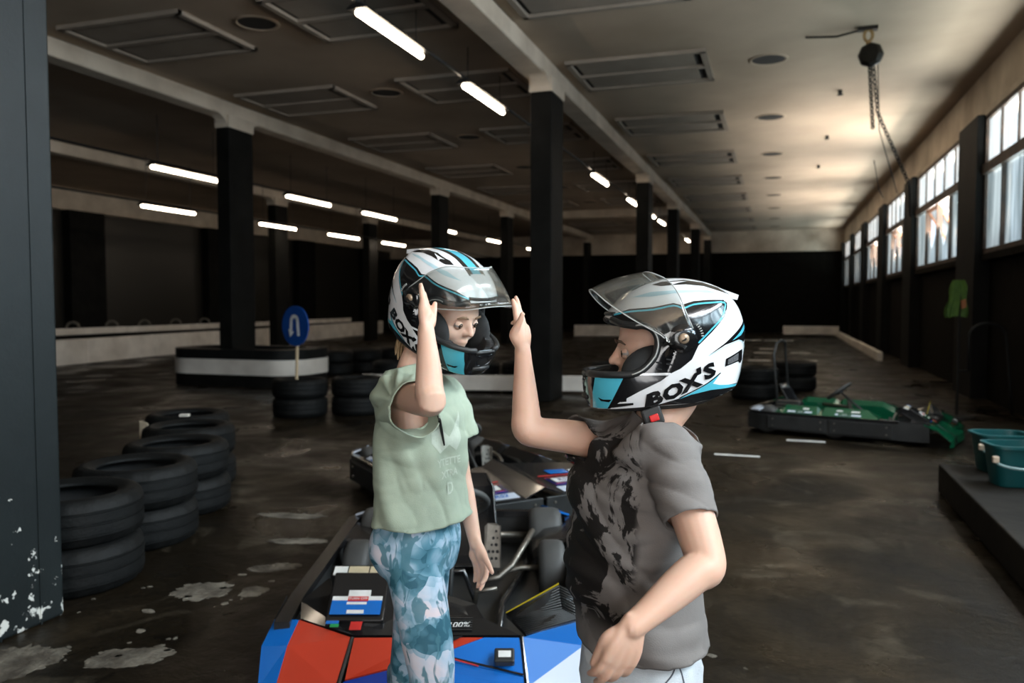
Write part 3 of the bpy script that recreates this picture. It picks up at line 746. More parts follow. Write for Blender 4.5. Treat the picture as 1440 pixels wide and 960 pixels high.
MB().prism([ps + RT * -.03 + ZZ * 1.38 - GF * .075, ps + RT * .03 + ZZ * 1.40 - GF * .075, ps + RT * .035 + ZZ * 1.30 - GF * .075, ps + RT * -.02 + ZZ * 1.28 - GF * .075], GF * -.006).build('orange_patch', M['vest_o'], vest)
# ================================================================== KARTS
def text_geo(body, size=1.0, bold=0.0, shear=0.0, spacing=1.0, res=3):
    cu = bpy.data.curves.new('lettering', 'FONT'); cu.body = body; cu.size = size; cu.offset = bold; cu.shear = shear; cu.space_character = spacing
    cu.align_x = 'CENTER'; cu.align_y = 'CENTER'; cu.resolution_u = res
    ob = bpy.data.objects.new('lettering', cu); COL.objects.link(ob)
    dg = bpy.context.evaluated_depsgraph_get(); dg.update()
    me = bpy.data.meshes.new_from_object(ob.evaluated_get(dg))
    vs = [v.co.copy() for v in me.vertices]; fs = [tuple(p.vertices) for p in me.polygons]
    bpy.data.objects.remove(ob); bpy.data.curves.remove(cu); bpy.data.meshes.remove(me)
    return vs, fs
def text_on(mb, body, o, ux, uy, size, bold=0.0, shear=0.0, sx=1.0):
    vs, fs = text_geo(body, 1.0, bold, shear)
    o = Vector(o); ux = Vector(ux); uy = Vector(uy)
    mb.add([o + ux * (v.x * size * sx) + uy * (v.y * size) for v in vs], fs)
    return mb
def plastic(name, c, rough=.16, **k): return mat(name, c, rough, coat=.6, scale=4, **k)
M['k_blue'] = plastic('kart_blue_gloss', (.007, .125, .47), col2=(.008, .135, .49))
M['k_blue2'] = plastic('kart_deep_blue_gloss', (.006, .030, .23), col2=(.008, .036, .26))
M['k_sky'] = plastic('kart_sky_blue_gloss', (.10, .26, .66), col2=(.11, .28, .68))
M['k_white'] = plastic('kart_white_gloss', (.62, .68, .78), col2=(.58, .64, .74))
M['k_red'] = plastic('kart_red_gloss', (.46, .040, .018), col2=(.43, .034, .014))
M['k_green'] = plastic('kart_green_gloss', (.004, .095, .042), col2=(.004, .08, .035))
M['k_black'] = plastic('kart_black_gloss', (.010, .010, .011), .25)
M['k_dull'] = mat('kart_black_plastic', (.014, .015, .015), .45, col2=(.024, .025, .025), scale=8, bump=.05)
M['steel'] = mat('brushed_steel', (.24, .22, .19), .42, metal=.85, col2=(.17, .155, .135), scale=30)
M['holes'] = mat('hole_dark', (.006, .006, .006), .8)
M['st_white'] = mat('sticker_white', (.72, .72, .70), .45)
M['st_cream'] = mat('sticker_cream', (.50, .42, .28), .5)
M['st_red'] = mat('sticker_red', (.55, .03, .025), .4)
M['st_yellow'] = mat('sticker_yellow', (.55, .42, .02), .4)
M['st_green'] = mat('sticker_green', (.02, .28, .08), .4)
M['grey_rubber'] = mat('grey_slick_rubber', (.045, .045, .044), .6, col2=(.06, .06, .058), scale=9)

def kart(label, scheme, pods=((.42, .24), (.30, .30), (-.1, .30), (-.14, .27), (-.18, .30), (-.48, .30), (-.56, .25)), podx=0.0, deck=False):
    rt = thing('go_kart', label, 'go kart', (0, 0, 0), 'rental go karts')
    A, B, C1, C2 = scheme           # panel colours: left tip, left panel, right panel, right tip
    # ---- perimeter bumper
    path = [(.86, -.585), (.6, -.60), (-.68, -.60), (-.84, -.54), (-.90, -.38), (-.92, 0), (-.90, .38), (-.84, .54), (-.68, .60), (.6, .60), (.86, .585)]
    sm = []
    for i in range(len(path) - 1):
        for t in range(4): sm.append(Vector((path[i][0] + (path[i + 1][0] - path[i][0]) * t / 4, path[i][1] + (path[i + 1][1] - path[i][1]) * t / 4, 0)))
    sm.append(Vector((*path[-1], 0)))
    for (z0, z1, off, nm, m) in ((.055, .205, 0, 'bumper_rail', 'k_dull'), (.205, .235, .012, 'bumper_lip', 'k_black')):
        rings = []
        for i, p in enumerate(sm):
            t = (sm[min(i + 1, len(sm) - 1)] - sm[max(i - 1, 0)]).normalized(); nr = Vector((-t.y, t.x, 0))   # inward
            s = -1 if nr.dot(Vector((-.1, 0, 0)) - p) < 0 else 1
            nr = nr * s
            rings.append([p + nr * off + ZZ * z0, p + nr * off + ZZ * z1, p + nr * (off + .055) + ZZ * z1, p + nr * (off + .055) + ZZ * z0])
        MB().loft(rings).build(nm, M[m], rt, auto=35)
    for s in (-1, 1):                # bolted side panels
        for (x0, x1) in ((.55, -.02), (-.05, -.62)):
            q = MB().box((x1, s * .60, .07), (x0, s * .615, .2)).build('side_panel', M['k_dull'], rt, bevel=.004)
            for bx in (x0 - .05, x1 + .05):
                for bz in (.1, .17):
                    MB().lathe([(.009, 0), (.008, .004), (.0001, .005)], (bx, s * .615, bz), (0, s, 0), 8).build('bolt', M['steel'], q)
    MB().box((-.86, -.42, .045), (.8, .42, .06)).build('floor_tray', M['k_dull'], rt)
    for s in (-1, 1):
        MB().tube([(.78, s * .2, .09), (.3, s * .22, .09), (-.2, s * .33, .09), (-.86, s * .33, .09)], .016, 8).build('chassis_tube', M['k_black'], rt, smooth=True)
        MB().tube([(.05, s * .2, .13), (.0, s * .3, .14), (.0, s * .44, .14)], .014, 8).build('steering_knuckle', M['steel'], rt, smooth=True)
    # ---- wheels
    for (x, y, r, wd) in ((0, -.44, .133, .12), (0, .44, .133, .12), (-.67, -.43, .142, .17), (-.67, .43, .142, .17)):
        wh = MB().lathe([(.07, -wd * .48), (r - .03, -wd * .5), (r - .008, -wd * .42), (r, -wd * .25), (r, wd * .25), (r - .008, wd * .42), (r - .03, wd * .5), (.07, wd * .48)], (x, y, r), (0, 1, 0), 32).build('tyre', M['grey_rubber'], rt, smooth=True)
        MB().lathe([(.0001, -wd * .3), (.05, -wd * .3), (.072, -wd * .47), (.072, wd * .47), (.05, wd * .3), (.0001, wd * .3)], (x, y, r), (0, 1, 0), 20).build('rim', M['steel'], wh, smooth=True)
    MB().tube([(-.67, -.42, .142), (-.67, .42, .142)], .018, 10).build('rear_axle', M['steel'], rt, smooth=True)
    # ---- nose, faceted panels with real thickness
    def facet(name, m, *polys, parent=rt, th=.012):
        q = MB()
        for p in polys: q.prism([Vector(v) for v in p], Vector((-.35, 0, -.94)) * th)
        return q.build(name, M[m], parent)
    if deck:                         # black V-notched front deck with printed plates and bolted front panels
        pk0, pk1 = (.42, 0, .335), (1.05, 0, .275)
        for s in (-1, 1):
            a0, a1, a2, a3 = (.45, s * .10, .30), (.50, s * .57, .27), (1.03, s * .585, .225), (1.05, s * .13, .225)
            facet('deck_panel', 'k_black', (a0, a1, a2, a3))
            facet('deck_ridge', 'k_black', (pk0, a0, a3, pk1))
            fp = MB().box((1.04, s * .012 if s > 0 else -.585, .06), (1.062, .585 if s > 0 else -.012, .215)).build('front_panel', M['k_dull'], rt, bevel=.004)
            for by in (.07, .30, .53):
                for bz in (.095, .18):
                    MB().lathe([(.009, 0), (.008, .004), (.0001, .005)], (1.062, s * by, bz), (1, 0, 0), 8).build('bolt', M['steel'], fp)
            A0, A1, A2, A3 = (Vector(v) for v in (a0, a1, a2, a3))
            nn = (A1 - A0).cross(A3 - A0).normalized(); nn = nn if nn.z > 0 else -nn
            def dp(u, v, lift=.002): return A3.lerp(A2, u).lerp(A0.lerp(A1, u), v) + nn * lift      # u outwards, v to the rear
            def dplate(u0, u1, v0, v1, m, lift=.002, nm='sticker'):
                MB().prism([dp(u0, v0, lift), dp(u1, v0, lift), dp(u1, v1, lift), dp(u0, v1, lift)], nn * .001).build(nm, M[m], rt)
            dplate(.05, .95, .03, .17, 'k_white'); dplate(.50, .90, .05, .15, 'k_blue', .0035); dplate(.10, .32, .20, .42, 'k_blue2')
            dplate(.10, .62, .24, .44, 'st_red'); dplate(.12, .60, .255, .425, 'k_black', .0035); dplate(.16, .50, .28, .40, 'st_white', .005)
            dplate(.70, .92, .25, .36, 'st_white'); dplate(.06, .94, .50, .52, 'st_red'); dplate(.30, .62, .56, .70, 'k_blue'); dplate(.66, .80, .58, .68, 'st_white')
            for (uc, vc, sz, m) in ((.28, .10, .06, 'k_blue'), (.70, .10, .055, 'st_white'), (.33, .34, .06, 'k_blue2')):
                q = MB(); o_ = dp(uc, vc, .0066); ux = (dp(uc + .01, vc) - dp(uc, vc)).normalized() * (1 if s > 0 else -1); uy = (dp(uc, vc + .01) - dp(uc, vc)).normalized()
                text_on(q, 'RS2', o_, ux, uy, sz, .02, .2); q.build('lettering', M[m], rt)
            facet('corner_wing', 'k_blue', ((.50, s * .575, .272), (.62, s * .60, .29), (1.0, s * .60, .235), (1.03, s * .587, .228)))
            facet('corner_wing', 'k_red', ((.50, s * .57, .275), (.38, s * .60, .30), (.62, s * .60, .292)))
    if not deck:
        for s in (-1, 1):
            tip, pan = (A, B) if s < 0 else (C2, C1)
            T1 = (.81, s * .585, .225); T2 = (.82, s * .495, .228); R1 = (.93, s * .595, .18); R2 = (.935, s * .505, .185)
            S1 = (.89, s * .30, .195); S2 = (1.05, s * .315, .10); B1 = (1.05, s * .515, .09); B2 = (1.04, s * .575, .085)
            L1 = (1.06, s * .31, .03); L2 = (1.06, s * .52, .03); L3 = (1.03, s * .58, .03)
            facet('nose_tip', tip, (T1, T2, R2, R1), (R1, R2, B1, B2), (B2, B1, L2, L3))
            if s > 0 and C1 == 'k_blue':
                facet('nose_panel', 'k_blue', (T2, S1, R2))
                facet('nose_panel', 'k_sky', (S1, S2, R2))
                facet('nose_panel', 'k_white', (S2, B1, R2), (S2, L1, L2, B1))
            else:
                facet('nose_panel', pan, (T2, S1, R2), (S1, S2, B1, R2), (S2, L1, L2, B1))
            MB().tube([(.885, s * .295, .19), (1.05, s * .31, .095), (1.06, s * .305, .03)], .009, 6).build('nose_seam', M['k_black'], rt)
            facet('nose_side', 'k_dull', ((.81, s * .587, .225), (.6, s * .60, .235), (.6, s * .60, .06), (.82, s * .587, .06)), th=.008)
        cL = (.895, -.285, .195); cR = (.895, .285, .195); cM = (.905, -.02, .20)
        dL = (1.05, -.30, .10); dR = (1.05, .30, .10); dM = (1.09, 0, .105)
        facet('centre_panel', B, (cL, cM, (1.0, -.1, .15), (1.03, -.29, .112)))
        facet('centre_panel', B, (cM, (.90, .16, .198), (.96, .02, .17)))
        facet('centre_panel', C1, ((.90, .165, .198), cR, (1.02, .298, .12), (.985, .05, .155), (.96, .025, .17)))
        facet('centre_panel', 'k_blue2' if C1 != 'k_green' else C1, ((1.035, -.293, .108), (1.005, -.095, .147), dM, dL), (dL, dM, (1.1, 0, .03), (1.06, -.3, .03)))
        facet('centre_panel', C1, ((1.0, -.09, .147), (.985, .052, .153), (1.022, .298, .117), dR, dM), (dM, dR, (1.06, .3, .03), (1.1, 0, .03)))
        MB().tube([(.965, .0, .17), (1.02, .297, .124)], .004, 6).build('panel_gap', M['k_black'], rt)
        # ---- black upper fairing
        facet('top_fairing', 'k_black', ((.885, -.29, .20), (.82, -.49, .232), (.70, -.52, .25), (.60, -.44, .30), (.62, -.16, .30), (.80, -.16, .225)), ((.885, -.29, .20), (.80, -.16, .225), (.80, .16, .225), (.885, .29, .20)), th=.02)
        facet('top_fairing', 'k_black', ((.80, -.16, .225), (.62, -.16, .30), (.52, -.05, .22), (.60, .12, .20), (.80, .16, .225)), th=.02)
        sc_ = MB()
        for k in range(6):
            x = .865 - k * .008
            sc_.box((.80 + k * .012, -.06, .2262 - k * .0032), (.806 + k * .012, .12, .2285 - k * .0032))
        sc_.build('grille_ribs', M['k_dull'], rt)
        # ribbed wedge on the driver's left
        wp = [(.74, .24, .215), (.745, .43, .325), (.885, .31, .203), (.83, .50, .235), (.72, .545, .26)]
        facet('wedge', 'k_black', (wp[0], wp[1], (.80, .44, .255), (.80, .26, .222)), ((.80, .26, .222), (.80, .44, .255), wp[3], wp[2]), (wp[1], wp[4], wp[3], (.80, .44, .255)), (wp[0], (.62, .3, .2), (.62, .5, .24), wp[4], wp[1]), th=.015)
        rb = MB()
        for k in range(9):
            f = (k + .5) / 9
            a = Vector(wp[0]).lerp(Vector((.80, .26, .222)), f); b = Vector(wp[1]).lerp(Vector((.80, .44, .255)), f)
            n_ = Vector((.35, -.35, .86)).normalized()
            rb.tube([a + n_ * .003, b + n_ * .003], .0035, 5)
            c_ = Vector((.80, .44, .255)).lerp(Vector(wp[1]), f); d_ = Vector(wp[3]).lerp(Vector(wp[4]), f)
            rb.tube([c_ + Vector((.3, .4, .86)).normalized() * .003, d_ + Vector((.3, .4, .86)).normalized() * .003], .0035, 5)
            e_ = Vector((.80, .26, .222)).lerp(Vector(wp[2]), f); g_ = Vector((.80, .44, .255)).lerp(Vector(wp[3]), f)
            rb.tube([e_ + ZZ * .003, g_ + ZZ * .003], .003, 5)
        rb.build('wedge_ribs', M['k_dull'], rt, smooth=True)
        MB().tube([Vector(wp[0]) + ZZ * .006, Vector(wp[1]) + ZZ * .006], .003, 5).build('wedge_edge', M['st_yellow'], rt)
        # instrument box with stickers on the driver's right
        bx = MB().prism([(.84, -.40, .235), (.84, -.195, .235), (.66, -.195, .345), (.66, -.40, .345)], (-.05, 0, -.08)).build('battery_box', M['k_black'], rt, bevel=.006)
        n_ = Vector((.52, 0, .85)); up_ = Vector((-.85, 0, .52)); bo = Vector((.80, -.297, .2625))
        def plate(name, m, u0, u1, v0, v1, lift=.003, par=bx):
            pts = [bo + Vector((0, 1, 0)) * u + up_ * v + n_ * lift for u, v in ((u0, v0), (u1, v0), (u1, v1), (u0, v1))]
            return MB().prism(pts, n_ * .0012).build(name, M[m], par)
        plate('sticker', 'k_blue' if A != 'k_green' else 'k_green', -.09, .09, -.03, .03)
        plate('sticker', 'st_white', -.09, .09, .03, .048)
        plate('sticker', 'st_white', -.035, .045, .048, .075)
        plate('sticker', 'st_red', -.033, .04, .026, .046, .0045)
        q = MB(); text_on(q, 'TURN OFF', bo + Vector((0, .003, 0)) + up_ * .036 + n_ * .0062, (0, 1, 0), up_, .0145, .01); q.build('lettering', M['st_white'], bx)
        plate('sticker', 'st_white', -.035, .036, .012, .022, .0045)
        plate('sticker', 'st_white', -.03, .03, -.027, -.012, .0045)
        # rear strip with coloured stickers behind the box
        rs = MB().prism([(.655, -.42, .33), (.655, -.14, .33), (.60, -.14, .35), (.60, -.42, .35)], (-.03, 0, -.06)).build('tool_tray', M['k_black'], rt)
        for (u0, u1, m) in ((-.41, -.36, 'st_white'), (-.355, -.28, 'st_cream'), (-.275, -.235, 'st_cream'), (-.23, -.17, 'st_white'), (-.215, -.19, 'k_blue')):
            MB().prism([(.657, u0, .331 if m != 'k_blue' else .333), (.657, u1, .331 if m != 'k_blue' else .333), (.612, u1, .348 if m != 'k_blue' else .350), (.612, u0, .348 if m != 'k_blue' else .350)], (.003, 0, .004)).build('sticker', M[m], rs)
        # stickers on the black fairing
        for (x, y, w_, h_, m) in ((.86, -.36, .03, .012, 'st_green'), (.845, -.37, .045, .012, 'k_blue'), (.85, -.285, .04, .035, 'st_red')):
            z = .204 + (.885 - x) * .35 + .012 + abs(y + .29) * .02
            MB().prism([(x + h_, y - w_ / 2, z - h_ * .3), (x + h_, y + w_ / 2, z - h_ * .3), (x, y + w_ / 2, z + h_ * .1), (x, y - w_ / 2, z + h_ * .1)], (0, 0, .002)).build('sticker', M[m], rt)
        q = MB(); text_on(q, '100%', (.842, .07, .2185), (-.1, 1, 0), (-.93, -.1, .33), .036, .012, .3); q.build('lettering', M['st_white'], rt)
        q = MB(); q.prism([(.912, -.0, .2035), (.906, .09, .2035), (.955, .01, .185)], (.0, 0, .003)); q.build('triangle_mark', M['k_black'], rt)
        q = MB(); q.prism([(.985, .03, .167), (.983, .036, .168), (1.005, .15, .146), (1.009, .148, .145)], (.003, 0, .004)); q.build('red_stripe', M['st_red'], rt)
        # transponder box on the nose
        tb = Vector((.985, .235, .158)); tn = Vector((.45, 0, .89)); tu = Vector((-.89, 0, .45))
        q = MB(); q.prism([tb + Vector((0, 1, 0)) * u + tu * v for u, v in ((-.034, -.028), (.034, -.028), (.034, .028), (-.034, .028))], tn * .028)
        tbx = q.build('transponder', M['k_dull'], rt, bevel=.006)
        q = MB(); q.prism([tb + Vector((0, 1, 0)) * u + tu * v + tn * .0285 for u, v in ((-.02, -.012), (.022, -.012), (.022, .014), (-.02, .014))], tn * .001); q.build('transponder_label', M['st_white'], tbx)
    # ---- cockpit
    cw = Vector((-.06, 0, .43)); cn = Vector((-.62, 0, .78)).normalized(); cu_ = Vector((.78, 0, .62)).normalized()
    sw = MB().tube([cw + Vector((0, 1, 0)) * (.145 * math.cos(a)) + cu_ * (.13 * math.sin(a)) for a in [2 * PI * k / 32 for k in range(32)]], .0155, 10, closed=True).build('steering_wheel', M['grey_rubber'], rt, smooth=True)
    q = MB()
    for a in (PI * .0, PI, PI * 1.5):
        q.tube([cw - cn * .02, cw + Vector((0, 1, 0)) * (.14 * math.cos(a)) + cu_ * (.126 * math.sin(a))], .009, 6)
    q.lathe([(.0001, -.03), (.035, -.03), (.035, .0), (.0001, .005)], cw, cn, 16); q.build('spokes', M['k_black'], sw)
    MB().tube([cw, (.32, 0, .12)], .012, 8).build('steering_column', M['k_dull'], rt, smooth=True)
    MB().tube([(.2, -.1, .06), (.22, -.05, .2), (.22, .05, .2), (.2, .1, .06)], .011, 8).build('column_support', M['k_black'], rt, smooth=True)
    for s in (-1, 1):
        MB().tube([(.42, s * .1, .07), (.46, s * .12, .2), (.46, s * .2, .21)], .009, 8).build('pedal', M['steel'], rt, smooth=True)
    # perforated heat shield and bent pipe
    pl = MB().prism([(.03, .135, .15), (.03, .205, .15), (.0, .205, .33), (.0, .19, .345), (.0, .15, .345), (.0, .135, .33)], (-.003, 0, 0)).build('perforated_plate', M['steel'], rt)
    MB().box((-.02, .205, .15), (.03, .209, .33)).build('plate_flange', M['steel'], pl)
    hq = MB(); rr = random.Random(5)
    for k in range(5):
        for j in range(3):
            cx_, cz_ = .148 + j * .02 + (k % 2) * .006, .19 + k * .03
            xx = .0305 - (cz_ - .15) / .18 * .03
            hq.lathe([(rr.uniform(.004, .0085), 0), (.0001, .0005)], (xx, cx_, cz_), (1, 0, .16), 8)
    hq.build('holes', M['holes'], pl)
    MB().tube([(.12, .12, .12), (.10, .2, .13), (.06, .26, .17), (.0, .30, .22), (-.1, .33, .235), (-.3, .36, .24)], .014, 10).build('bent_pipe', M['steel'], rt, smooth=True)
    # seat
    sr = []
    for i, (x, z, w_, d_) in enumerate(((-.12, .10, .15, .03), (-.28, .075, .18, .05), (-.42, .085, .19, .08), (-.52, .16, .19, .10), (-.58, .28, .18, .09), (-.63, .40, .17, .06), (-.66, .47, .13, .03))):
        nrm = Vector((-.2, 0, 1)).lerp(Vector((1, 0, .25)), min(1, i / 4)).normalized()
        sr.append([Vector((x, w_ * math.sin(a), z)) + nrm * (d_ * (1 - math.cos(a * .75))) for a in [-PI / 2 + PI * k / 12 for k in range(13)]])
    st_ = MB().loft(sr, caps=False, closed_ring=False).build('seat', M['k_black'], rt, smooth=True)
    md = st_.modifiers.new('shell', 'SOLIDIFY'); md.thickness = .012
    # side pods with printed plates
    for s in (-1, 1):
        pd = MB()
        pd.loft([[(x, s * .57, .235), (x, s * .42, h_), (x, s * .36, h_ - .05), (x, s * .36, .08), (x, s * .57, .08)] for x, h_ in pods])
        po = pd.build('side_pod', M['k_black'] if A != 'k_green' else M['k_green'], rt)
        sl = Vector((0, -s * .15, .06)).normalized(); sn = Vector((0, s * .37, .93)).normalized()
        def pst(x0, x1, v0, v1, m, lift=.004):
            o_ = Vector((0, s * .57, .236)) + sn * lift
            return MB().prism([o_ + Vector((x, 0, 0)) + sl * v for x, v in ((x0, v0), (x1, v0), (x1, v1), (x0, v1))], sn * .001).build('sticker', M[m], po)
        for (x0, x1, v0, v1, m, lf) in () if podx else ((.26, .02, .012, .05, 'k_white', .004), (-.2, -.44, .012, .05, 'k_white', .004), (.17, .05, .016, .046, 'k_blue', .0055), (-.27, -.36, .016, .046, 'k_blue', .0055), (.25, .12, .07, .125, 'k_blue', .004), (-.22, -.34, .07, .125, 'k_blue', .004), (.24, .16, .08, .115, 'st_white', .0055), (-.24, -.3, .08, .115, 'st_white', .0055), (.28, .0, .134, .139, 'st_red', .004), (-.18, -.46, .134, .139, 'st_red', .004), (.08, .02, .09, .12, 'st_white', .004)):
            pst(x0, x1, v0, v1, m if A != 'k_green' or m in ('k_white', 'st_white') else 'k_green', lf)
        for (xc) in () if podx else (.11, -.315):
            q = MB(); text_on(q, 'RS2', Vector((xc, s * .57, .236)) + sn * .0072 + sl * .031, Vector((-s * -1, 0, 0)) if s < 0 else Vector((-1, 0, 0)), sl, .028, .02, .2); q.build('lettering', M['st_white'], po)
    # engine block behind the seat on one side
    eg = MB().box((-.62, -.36, .1), (-.36, -.22, .33)).build('engine', M['k_dull'], rt, bevel=.02)
    q = MB()
    for k in range(6): q.box((-.6, -.375, .14 + k * .03), (-.38, -.21, .15 + k * .03))
    q.build('cooling_fins', M['steel'], eg)
    for s in (-1, 1):                # coloured rear corner caps
        q = MB().prism([(-.72, s * .56, .236), (-.83, s * .5, .236), (-.85, s * .40, .236), (-.77, s * .42, .27), (-.68, s * .48, .27)], (0, 0, .01))
        q.build('corner_cap', M[A if s > 0 else 'k_white'], rt)
    return rt
KX = -GF                              # kart 1 faces the camera
def orient(rt, loc, heading):        # heading: level direction of the nose
    rt.location = loc; rt.rotation_euler = (0, 0, math.atan2(heading.y, heading.x))
b1 = PG(639, 3.6)
k1 = kart('red and blue go kart with its nose towards the camera behind the children', ('k_blue', 'k_red', 'k_blue', 'k_sky'), ((-.17, .18), (-.22, .21), (-.5, .21), (-.58, .20)), 1.0)
def squeeze(rt, x0=-.1, k=.72):     # short child-size chassis
    fx_ = lambda x: x if x > x0 else x0 + (x - x0) * k
    for o in [c for c in rt.children_recursive if c.type == 'MESH']:
        xs = [v.co.x for v in o.data.vertices]; cx = (min(xs) + max(xs)) / 2; nm = o.name.split('.')[0]
        if nm in ('tyre', 'rim', 'engine', 'cooling_fins', 'rear_axle', 'corner_cap', 'bolt'):
            dx = fx_(cx) - cx
            for v in o.data.vertices: v.co.x += dx
        else:
            for v in o.data.vertices: v.co.x = fx_(v.co.x)
squeeze(k1)
orient(k1, b1, KX)
k2 = kart('black go kart with blue and red stickers standing behind the nearer kart', ('k_blue', 'k_red', 'k_blue', 'k_sky'), deck=True)
h2 = RT * .5 - GF * .866
orient(k2, PG(766, 4.62) - h2 * 1.05, h2)
k3 = kart('green go kart parked on the right in front of the window wall', ('k_green', 'k_green', 'k_green', 'k_green'))
MB().tube([(-.62, -.22, .1), (-.68, -.22, .80), (-.67, -.16, .92), (-.67, .0, .95), (-.67, .16, .92), (-.68, .22, .80), (-.62, .22, .1)], .014, 8).build('roll_hoop', M['k_dull'], k3, smooth=True)
orient(k3, PG(1190, 8.3), RT * math.cos(.6) - GF * math.sin(.6))
# ================================================================== HELMETS
HU = .3636e-3                         # one survey unit of the helmet drawing in metres
def hp(cx, cy): return ((520 - cx) * HU, (430 - cy) * HU)      # drawing (nose to the left) -> local x forward, z up
H_PROFILE = [(42, 650), (46, 720), (66, 800), (110, 880), (190, 940), (330, 975), (520, 975), (680, 950), (800, 890), (880, 800), (925, 690), (955, 560), (968, 430), (962, 330), (940, 255), (905, 195), (860, 142), (780, 103), (700, 80), (600, 66), (500, 70), (420, 90), (340, 124), (260, 178), (180, 275), (110, 400), (62, 520)]
H_W = .124
H_PORT = [(-80, 300), (150, 285), (265, 345), (340, 338), (395, 362), (422, 420), (408, 500), (355, 568), (290, 603), (60, 616), (-80, 616)]
H_CUT = [(-100, 815), (100, 815), (180, 810), (400, 784), (620, 768), (740, 742), (890, 690), (1100, 600)]
M['h_white'] = mat('helmet_white_gloss', (.78, .78, .79), .16, coat=.5, col2=(.76, .76, .77))
M['h_black'] = mat('helmet_black_gloss', (.008, .008, .009), .14, coat=.6)
M['h_teal'] = mat('helmet_turquoise', (.085, .47, .60), .2, coat=.4, col2=(.075, .44, .57))
M['h_pale'] = mat('helmet_pale_blue', (.48, .66, .72), .2, coat=.4)
M['h_liner'] = mat('helmet_black_liner', (.012, .012, .012), .85, col2=(.02, .02, .02), scale=60)
M['h_rubber'] = mat('helmet_rubber_seal', (.02, .02, .02), .5)
M['h_grey'] = mat('helmet_light_seal', (.50, .50, .48), .4)
M['h_mesh'] = mat('helmet_vent_mesh', (.06, .06, .065), .5, col2=(.12, .12, .125), scale=260)
M['h_bronze'] = mat('pivot_bronze', (.34, .24, .16), .4, metal=.3)
M['h_redbtn'] = mat('red_button', (.65, .02, .02), .35)
def visor_mat():
    m, n, l, b = new_mat('clear_visor')
    out = n['Material Output']
    tr = n.new('ShaderNodeBsdfTransparent'); tr.inputs['Color'].default_value = (.86, .87, .86, 1)
    gl = n.new('ShaderNodeBsdfGlossy'); gl.inputs['Roughness'].default_value = .06; gl.inputs['Color'].default_value = (1, 1, 1, 1)
    lw = n.new('ShaderNodeLayerWeight'); lw.inputs['Blend'].default_value = .28
    mr = n.new('ShaderNodeMapRange'); mr.inputs[3].default_value = .03; mr.inputs[4].default_value = .5
    l.new(lw.outputs['Fresnel'], mr.inputs[0])
    mx = n.new('ShaderNodeMixShader'); l.new(mr.outputs[0], mx.inputs[0]); l.new(tr.outputs[0], mx.inputs[1]); l.new(gl.outputs[0], mx.inputs[2])
    # light scratches and dust
    tc = n.new('ShaderNodeTexCoord'); nz = n.new('ShaderNodeTexNoise'); nz.inputs['Scale'].default_value = 40; nz.inputs['Detail'].default_value = 8
    l.new(tc.outputs['Object'], nz.inputs['Vector'])
    cr = n.new('ShaderNodeMapRange'); cr.inputs[1].default_value = .55; cr.inputs[2].default_value = .8; cr.inputs[3].default_value = .012; cr.inputs[4].default_value = .06
    l.new(nz.outputs['Fac'], cr.inputs[0])
    df = n.new('ShaderNodeBsdfDiffuse'); df.inputs['Color'].default_value = (.7, .7, .68, 1)
    m2 = n.new('ShaderNodeMixShader'); l.new(cr.outputs[0], m2.inputs[0]); l.new(mx.outputs[0], m2.inputs[1]); l.new(df.outputs[0], m2.inputs[2])
    l.new(m2.outputs[0], out.inputs['Surface'])
    return m
M['visor'] = visor_mat()
def catmull(pts, n, closed=True):
    out = []; N = len(pts)
    rng = N if closed else N - 1
    for i in range(rng):
        if closed: p0, p1, p2, p3 = pts[i - 1], pts[i], pts[(i + 1) % N], pts[(i + 2) % N]
        else: p0, p1, p2, p3 = pts[max(i - 1, 0)], pts[i], pts[i + 1], pts[min(i + 2, N - 1)]
        for k in range(n):
            t = k / n
            out.append(tuple(.5 * (2 * b + (-a + c) * t + (2 * a - 5 * b + 4 * c - d) * t * t + (-a + 3 * b - 3 * c + d) * t ** 3) for a, b, c, d in zip(p0, p1, p2, p3)))
    if not closed: out.append(tuple(pts[-1]))
    return out
def inside(p, poly):
    x, y = p; c = False; j = len(poly) - 1
    for i in range(len(poly)):
        xi, yi = poly[i]; xj, yj = poly[j]
        if (yi > y) != (yj > y) and x < (xj - xi) * (y - yi) / (yj - yi) + xi: c = not c
        j = i
    return c
def lerp_poly(pl, x):
    for (a, b), (c, d) in zip(pl, pl[1:]):
        if a <= x <= c: return b + (d - b) * (x - a) / (c - a)
    return pl[0][1] if x < pl[0][0] else pl[-1][1]

